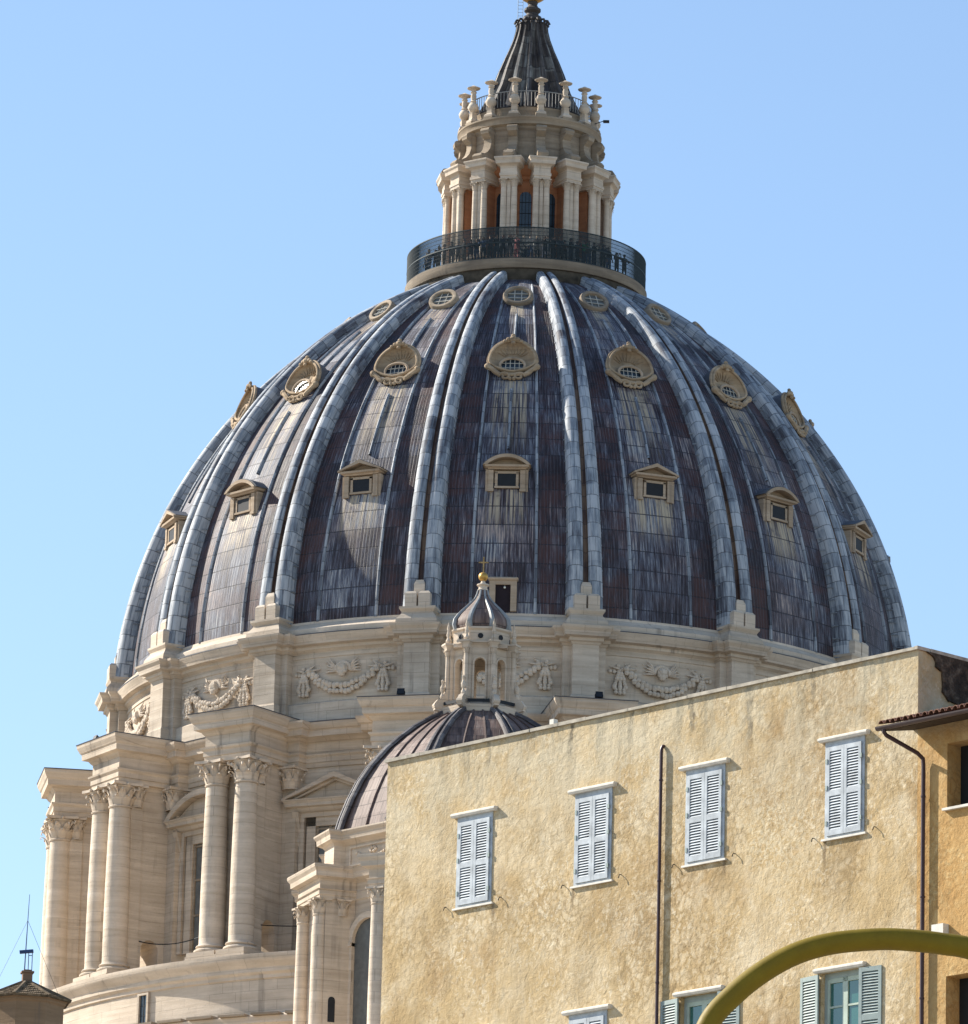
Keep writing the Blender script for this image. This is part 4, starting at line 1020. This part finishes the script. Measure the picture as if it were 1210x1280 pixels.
# facade as a grid with real window recesses
wins = [(-13.29, -12.2, 26.46, 28.40, 'c'), (-9.70, -8.60, 26.46, 28.40, 'c'), (-6.44, -5.32, 26.46, 28.42, 'c'), (-2.50, -1.42, 26.46, 28.42, 'c'),
        (-9.75, -8.63, 21.8, 23.76, 'c'), (-6.5, -5.38, 21.8, 23.76, 'o'), (-2.56, -1.46, 21.8, 23.76, 'o'), (-13.29, -12.2, 21.8, 23.76, 'c')]
for fl_ in range(4):
    z0 = 17.2-4.6*fl_
    for s0, s1 in ((-13.29, -12.2), (-9.75, -8.63), (-6.5, -5.38), (-2.56, -1.46)): wins.append((s0, s1, z0, z0+1.96, 'c'))
def wall_holes(b, x0, x1, z0, z1, holes, y=0.0, depth=.22, m=0):
    xs = sorted({x0, x1, *[h[0] for h in holes], *[h[1] for h in holes]}); zs = sorted({z0, z1, *[h[2] for h in holes], *[h[3] for h in holes]})
    for i in range(len(xs)-1):
        for j in range(len(zs)-1):
            cx, cz = (xs[i]+xs[i+1])/2, (zs[j]+zs[j+1])/2
            if any(h[0] < cx < h[1] and h[2] < cz < h[3] for h in holes): continue
            b.add([(xs[i], y, zs[j]), (xs[i+1], y, zs[j]), (xs[i+1], y, zs[j+1]), (xs[i], y, zs[j+1])], [(0, 1, 2, 3)], m)
    for h in holes:
        a, c, d, e = h[:4]
        b.add([(a, y, d), (c, y, d), (c, y, e), (a, y, e), (a, y+depth, d), (c, y+depth, d), (c, y+depth, e), (a, y+depth, e)], [(0, 4, 5, 1), (1, 5, 6, 2), (2, 6, 7, 3), (3, 7, 4, 0), (4, 7, 6, 5)], m)
LL = -15.57
b = MB(); hs_ = [(a, c, bz(d), bz(e)) for a, c, d, e, _ in wins]
wall_holes(b, LL, 0, 0, bz(29.93), hs_, 0, .3)
b.add([(LL, 0, 0), (LL, 12, 0), (LL, 12, bz(29.93)), (LL, 0, bz(29.93))], [(0, 1, 2, 3)]); b.add([(0, 0, 0), (0, 0, bz(29.93)), (0, 12, bz(29.93)), (0, 12, 0)], [(0, 1, 2, 3)])
b.add([(LL, 12, 0), (0, 12, 0), (0, 12, bz(29.93)), (LL, 12, bz(29.93))], [(0, 1, 2, 3)]); b.add([(LL, 0, bz(29.93)), (0, 0, bz(29.93)), (0, 12, bz(29.93)), (LL, 12, bz(29.93))], [(0, 1, 2, 3)])
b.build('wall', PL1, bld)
b = MB(); rc_ = random.Random(11); x = LL-.05
while x < .05:
    x2 = min(x+rc_.uniform(.8, 1.5), .05); j1, j2 = rc_.uniform(-.008, .008), rc_.uniform(-.012, .006); b.box(x, x2-.012, -.06+j1, .3, bz(29.932), bz(30.0)+j2); x = x2
b.box(-.25, .055, .301, 12.05, bz(29.932), bz(30.0)); b.box(LL-.05, LL+.25, .301, 12.05, bz(29.932), bz(30.0)); b.build('parapet_coping', MARBT, bld)
b = MB(); b.box(-4.9-5.7, -4.78-5.7, .05, .17, bz(30.0), bz(30.14)); b.build('vent_stub', MARB, bld)
# bitumen patch on the return wall
rnd = random.Random(4); pp = [(1.15, 29.93)]
for k in range(9): t = k/8; pp.append((1.15+.25+.35*t+rnd.uniform(-.08, .08), 29.9-.9*t+rnd.uniform(-.05, .05)))
for k in range(14): t = k/13; pp.append((1.85+t*9.9, 28.98-.05*k*.3+rnd.uniform(-.1, .1)+.02*k))
pp += [(11.9, 29.93)]
b = MB(); b.prism([(y-.95, bz(z)) for y, z in pp], .002, .05, 'yz'); 
bn = N('dark_peeling_patch', .95); bp_ = bn.pos('object'); bf = bn.noise(bp_, 5, 8, .7); BIT = bn.out(bn.ramp(bf, [(.35, (.03, .024, .018)), (.52, (.085, .062, .045)), (.68, (.22, .175, .125))]), bn.bump(bf, 1.0, .15))
b.build('peeled_patch', BIT, bld)

def leaf(name, parent, w_, h, mat, loc=(0, 0, 0), rz=0.0, flip=False):
    """one louvred shutter leaf, hinge edge at x=0, face -y"""
    b = MB(); st = .075; t = .04; mid = h*.475
    b.box(0, st, -t, 0, 0, h); b.box(w_-st, w_, -t, 0, 0, h)
    for z0, z1 in ((0, .11), (mid-.055, mid+.055), (h-.09, h)): b.box(st, w_-st, -t+.001, -.001, z0, z1)
    for a, c in ((.11, mid-.055), (mid+.055, h-.09)):
        n_ = int(round((c-a)/.058))
        for k in range(n_):
            z = a+(c-a)*(k+.5)/n_
            b.prism([(-t+.002, z-.024), (-t+.008, z-.028), (-.002, z+.018), (-.008, z+.022)], st, w_-st, 'yz')
    b.box(st, w_-st, -.0015, 0, .1, h-.09, 1)
    if flip: b.v = [(-x, y, z) for x, y, z in b.v]
    o = b.build(name, [mat, DARK], parent, rz=rz, loc=loc); return o
def window(kind, s0, s1, z0, z1, full=True):
    root = MB(); w_ = s1-s0; h = z1-z0; y1 = -.09 if kind == 'c' else .12
    # timber / stone frame
    fm_ = WHITE if kind == 'c' else GREYP
    yf = -.02 if kind == 'c' else .10
    root.box(0, .07, yf, yf+.12, 0, h); root.box(w_-.07, w_, yf, yf+.12, 0, h); root.box(.07, w_-.07, yf, yf+.12, h-.11, h); root.box(.07, w_-.07, yf, yf+.12, 0, .04)
    o = root.build('window', fm_, bld, loc=(s0, 0, bz(z0)))
    b = MB(); b.stack([(-.11, w_+.11, -.09, 0, h+.0), (-.13, w_+.13, -.12, 0, h+.04), (-.13, w_+.13, -.12, 0, h+.075), (-.11, w_+.11, -.07, 0, h+.10)]); b.build('lintel_slab', MARB, o)
    b = MB(); b.box(-.07, w_+.07, -.055, .05, -.045, -.005); b.build('sill', MARB, o)
    if kind == 'c':
        lw = (w_-.14)/2-.004
        leaf('shutter', o, lw, h-.16, WHITE, (.07, -.01, .045)); leaf('shutter', o, lw, h-.16, WHITE, (.07+lw+.008, -.01, .045))
        hg = None
        for x in (.07, w_-.07):
            for z in (.3, h*.52, h-.4):
                if hg is None: b = MB(); b.box(-.028, .028, -.065, -.045, -.045, .045); hg = b.build('hinge', GREYP, o); c = hg
                else: c = hg.copy(); COL.objects.link(c)
                c.location = (x, 0, z)
    else:
        lw = w_/2
        leaf('shutter', o, lw, h-.05, GREYP, (-.01, -.05, .02), radians(-7), True)
        leaf('shutter', o, lw, h-.05, GREYP, (w_+.01, -.06, .02), radians(7))
        b = MB(); b.box(.09, w_/2-.04, .14, .15, .1, h-.16); b.box(w_/2+.04, w_-.09, .14, .15, .1, h-.16)
        gl = N('window_glass', .04, 0, 1.0); gm = gl.out((.04, .13, .11)); b.build('window_pane', gm, o)
        b = MB()
        for x0, x1 in ((.07, .13), (w_/2-.07, w_/2+.07), (w_-.13, w_-.07)): b.box(x0, x1, .11, .16, .04, h-.11)
        for z in (.62, 1.28): b.box(.13, w_-.13, .115, .155, z-.02, z+.02)
        b.box(.13, w_-.13, .11, .16, h-.2, h-.11); b.box(.13, w_-.13, .11, .16, .04, .14); b.build('sash', flat('pale_green_sash', (.42, .50, .42), .5), o)
        b = MB(); b.box(w_/2+.1-.2, w_/2+.04, .2, .22, .1, h-.2); b.build('curtain', flat('white_curtain', (.5, .5, .48), .9), o)
    # wall hooks for the shutters
    for x in (-.30, w_+.30):
        b = MB(); b.tube([(x, 0, .06), (x, -.05, .06), (x+.01, -.075, .03), (x, -.085, -.02)], .010, 5); b.build('shutter_hook', IRON, o)
    return o
for s0, s1, z0, z1, k in wins[:8]: window(k, s0, s1, z0, z1)
src = bld.children[-1]
wsrc = [c for c in bld.children if c.name.startswith('window')][-1]
for s0, s1, z0, z1, k in wins[8:]:
    c = copy_tree(wsrc, bld); c.location = (s0, 0, bz(z0))
# downpipe on the facade
b = MB(); s = -7.12
b.tube([(s, .1, bz(29.02)), (s, .03, bz(29.05)), (s, -.03, bz(29.04)), (s, -.065, bz(28.98)), (s, -.07, bz(28.9)), (s, -.07, bz(20)), (s, -.07, .2)], .036, 10); 
for z in (28.3, 26.2, 24.1, 22.0): b.revolve([(.036, z), (.044, z+.01), (.044, z+.04), (.036, z+.05)], 10, T=Matrix.Translation((s, -.07, G)))
b.build('downpipe', PIPE, bld)

# ================================================================== THE OCHRE HOUSE (right edge)
och = tag(empty('ochre_house', (AX, AY, GROUND), RZ), 'orange-ochre house at the right edge with a tiled eave, gutter and dark downpipe', 'building')
WW = 9.0
b = MB(); holes = [(.80, 1.75, bz(26.62), bz(27.92)), (4.2, 5.15, bz(26.62), bz(27.92)), (.8, 1.75, bz(21.8), bz(23.3)), (4.2, 5.15, bz(21.8), bz(23.3))]
wall_holes(b, 0.004, WW, 0, bz(28.35), holes, -.003, .45)
b.add([(WW, 0, 0), (WW, 12, 0), (WW, 12, bz(28.35)), (WW, 0, bz(28.35))], [(0, 1, 2, 3)])
b.build('wall', PL2, och)
for i, (a, c, d, e) in enumerate(holes):
    b = MB(); b.box(-.06, c-a+.06, -.09, .1, -.05, 0); o = b.build('window', MARB, och, loc=(a, 0, d))
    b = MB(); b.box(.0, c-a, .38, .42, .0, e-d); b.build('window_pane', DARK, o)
# roof slab 22 deg
RS = math.tan(radians(17)); ye = -.92; ze = 28.24
b = MB(); 
def rz_(y): return bz(ze)+(y-ye)*RS
b.prism([(ye, rz_(ye)-.10), (ye, rz_(ye)), (9, rz_(9)), (9, rz_(9)-.25), (0, rz_(0)-.2)], .02, WW+.5, 'yz')
b.prism([(ye, rz_(ye)-.10), (ye, rz_(ye)), (-.002, rz_(0)), (-.002, rz_(0)-.2)], -.12, .02, 'yz')
rf = b.build('roof', flat('dark_eave_boards', (.045, .03, .02), .9), och)
tn = N('terracotta_tiles', .9); tp = tn.pos('object'); tf = tn.noise(tp, 2.2, 6, .6); TILE = tn.out(tn.ramp(tf, [(.3, (.10, .06, .045)), (.5, (.24, .12, .08)), (.7, (.40, .22, .15))]), tn.bump(tn.noise(tp, 25, 3), .4, .02))
b = MB(); x = -.08
rnd = random.Random(5)
while x < WW+.4:
    for j in range(22):
        y = ye-.05+j*.38; z = rz_(y)+.02; r = .068; L_ = .44
        dj = rnd.uniform(-.02, .02); vs = []
        for yy, rr_ in ((y, r*1.08), (y+L_, r*.85)):
            for q in range(7):
                t = pi*q/6; vs.append((x+dj-rr_*cos(t), yy, z+(yy-y)*RS+.03*(1 if yy == y else 0)+rr_*sin(t)))
        for yy, rr_ in ((y, r*.9), (y+L_, r*.68)):
            for q in range(7):
                t = pi*q/6; vs.append((x+dj-rr_*cos(t), yy, z+(yy-y)*RS+.03*(1 if yy == y else 0)+rr_*sin(t)))
        fs = [(q, q+1, q+8, q+7) for q in range(6)]+[(q+14, q+21, q+22, q+15) for q in range(6)]+[(q, q+14, q+15, q+1) for q in range(6)]
        b.add(vs, fs, 0, True)
        if j == 0: 
            pass
    b.box(x+.09, x+.13, ye, 8.4, rz_(ye)-.0, rz_(ye)+.015, 0) if 0 else None
    x += .165
b.build('roof_tiles', TILE, rf)
b = MB(); pts = [(.075*cos(t), .075*sin(t)) for t in [pi+pi*q/8 for q in range(9)]]; ins = [(.06*cos(t), .06*sin(t)) for t in [2*pi-pi*q/8 for q in range(9)]]
b.prism([(ye-.06+p, bz(ze)-.03+q) for p, q in pts+ins], -.16, WW+.6, 'yz'); b.build('gutter', flat('painted_gutter', (.07, .045, .045), .45, spec=.5), och)
b = MB(); yg = ye-.06
b.tube([(0.02, yg, bz(28.18)), (.02, yg, bz(28.10)), (.03, yg+.05, bz(28.04)), (.2, -.22, bz(27.78)), (.24, -.10, bz(27.68)), (.24, -.085, bz(27.55)), (.24, -.085, bz(20)), (.24, -.085, .2)], .043, 10)
for z in (26.9, 24.9, 22.9): b.revolve([(.043, z), (.052, z+.01), (.052, z+.04), (.043, z+.05)], 10, T=Matrix.Translation((.24, -.085, G)))
b.build('downpipe', PIPE, och)
b = MB(); b.box(.55, .86, -.16, 0, bz(24.12), bz(24.32)); b.build('stone_block', MARB, och)

# ================================================================== foreground hoop pole
pn = N('olive_yellow_paint', .6, 0, .22); pp_ = pn.pos('object'); pf = pn.noise(pp_, 14, 6, .6)
POLE = pn.out(pn.ramp(pf, [(.30, (.175, .118, .006)), (.55, (.20, .138, .008)), (.75, (.225, .158, .012))]), pn.bump(pn.noise(pp_, 60, 4), .15, .003), pn.ramp(pf, [(.3, (.5, .5, .5)), (.7, (.7, .7, .7))]))
pts = [(0.689, GROUND), (0.689, 1.0), (0.689, 3.2), (0.694, 3.95), (0.719, 4.22), (0.764, 4.383), (0.863, 4.499), (0.971, 4.588), (1.089, 4.656), (1.208, 4.695), (1.326, 4.713), (1.445, 4.721), (1.564, 4.716), (1.653, 4.707), (1.744, 4.694), (1.87, 4.65), (1.99, 4.6), (2.1, 4.52), (2.17, 4.4)]
fine_p = []
for i in range(len(pts)-1):        # Catmull-Rom
    p0, p1, p2, p3 = pts[max(i-1, 0)], pts[i], pts[i+1], pts[min(i+2, len(pts)-1)]
    for q in range(5):
        t = q/5; fine_p.append(tuple(.5*((2*p1[k])+(-p0[k]+p2[k])*t+(2*p0[k]-5*p1[k]+4*p2[k]-p3[k])*t*t+(-p0[k]+3*p1[k]-3*p2[k]+p3[k])*t**3) for k in (0, 1)))
fine_p.append(pts[-1])
pole = tag(empty('curved_lamp_post', (0.689, -376, GROUND)), 'olive-yellow painted tube arching across the lower right corner in front of the yellow building', 'lamp post')
b = MB(); b.tube([(x-0.689, 0, z-GROUND) for x, z in fine_p], .0425, 28); b.build('pole', POLE, pole)
b = MB(); b.revolve([(.0, 6.12), (.05, 6.1), (.09, 6.04), (.19, 5.92), (.2, 5.88), (.17, 5.87)], 24, T=Matrix.Translation((1.39, 0, 0))); b.build('lamp_shade', POLE, pole)
b = MB(); b.revolve([(.12, 0), (.12, .1), (.06, .16), (.045, .5)], 20); b.build('base_collar', POLE, pole)

# ================================================================== small tiled turret, bottom left
tur = tag(empty('tiled_turret', (-20.0, -138.4, GROUND+.27), radians(12)), 'small brown octagonal turret with a mossy tiled roof and stub chimney, bottom left corner', 'turret')
oc = lambda R, z: [(R*sin(radians(22.5+45*k)), -R*cos(radians(22.5+45*k)), z) for k in range(8)]
BRN = stone('brown_render', (.30, .20, .12), (.20, .13, .075), course=1.2, stain=.7)
b = MB()
rings = [(1.62, 0), (1.62, bz(47.42)), (1.72, bz(47.5)), (1.72, bz(47.58)), (1.8, bz(47.62))]
vs = []; fs = []
for R, z in rings: vs += oc(R, z)
for j in range(len(rings)-1):
    for k in range(8): fs.append((8*j+k, 8*j+(k+1) % 8, 8*j+8+(k+1) % 8, 8*j+8+k))
fs.append(tuple(range(32, 40))); b.add(vs, fs); b.build('wall', BRN, tur)
tm = N('mossy_tiles', .95); tp = tm.pos(); tf = tm.noise(tp, 3, 6, .7); MOSS = tm.out(tm.ramp(tf, [(.3, (.045, .035, .02)), (.5, (.14, .10, .06)), (.7, (.27, .20, .13))]), tm.bump(tf, .6, .05))
b = MB(); rnd = random.Random(2)
for k in range(8):
    a = radians(45*k); ca, sa = cos(a), sin(a); ap = 1.9*.924; hw = ap*math.tan(pi/8)
    n_ = 8
    for q in range(-n_, n_+1):
        u = q/n_
        for j in range(7):
            t0, t1 = j/7, (j+1.15)/7
            if abs(u)*hw > hw*(1-t0)+.02: continue
            P_ = []
            for t in (t0, min(t1, 1)):
                x = u*hw; y = -(ap*(1-t)); z = bz(47.63)+.86*t+.03*(1 if t == t0 else 0)
                P_.append((x*ca-y*sa, x*sa+y*ca, z+rnd.uniform(-.012, .012)))
            b.tube(P_, [.062, .05], 6)
    b.add([(hw*ca+ap*sa, hw*sa-ap*ca, bz(47.62)), (-hw*ca+ap*sa, -hw*sa-ap*ca, bz(47.62)), (0, 0, bz(48.5))], [(0, 1, 2)])
    a2 = radians(45*k+22.5); b.tube([(1.92*(1-t)*sin(a2), -1.92*(1-t)*cos(a2), bz(47.66)+.9*t) for t in (0, .25, .5, .75, 1)], .085, 6)
b.build('roof', MOSS, tur)
b = MB(); b.box(-.2, .2, -.2, .2, bz(48.3), bz(48.86)); b.box(-.26, .26, -.26, .26, bz(48.86), bz(48.93)); b.box(-.16, .16, -.16, .16, bz(48.93), bz(49.0)); b.build('chimney', stone('chimney_brick', (.28, .17, .11), (.16, .10, .07), course=.2), tur)
ant = tag(empty('antenna_mast', (-20.02, -138.4, 49.27)), 'thin rooftop antenna mast with a small blue panel, standing on the turret chimney', 'antenna')
b = MB(); b.tube([(-.1, 0, -.05), (-.07, 0, 1.2), (-.02, 0, 3.2)], [.03, .025, .012], 6); b.tube([(.05, 0, -.05), (.05, 0, .75)], .02, 5); b.tube([(.2, 0, -.05), (.2, 0, .75)], .02, 5); b.tube([(.05, 0, .62), (.2, 0, .62)], .018, 5); b.build('mast', flat('blue_grey_steel', (.12, .16, .25), .5), ant)
b = MB(); b.box(-.25, .32, -.1, .1, .72, .84, 0, Matrix.Rotation(radians(-6), 4, 'Y')); b.build('panel', flat('blue_panel', (.02, .05, .14), .4), ant)
b = MB()
for e in ((1.35, 0, -1.0), (-1.5, .2, -1.1)): b.tube([(-.05, 0, 2.1), e], .007, 4)
b.build('guy_wires', IRON, ant)
print('objects', len(bpy.data.objects))
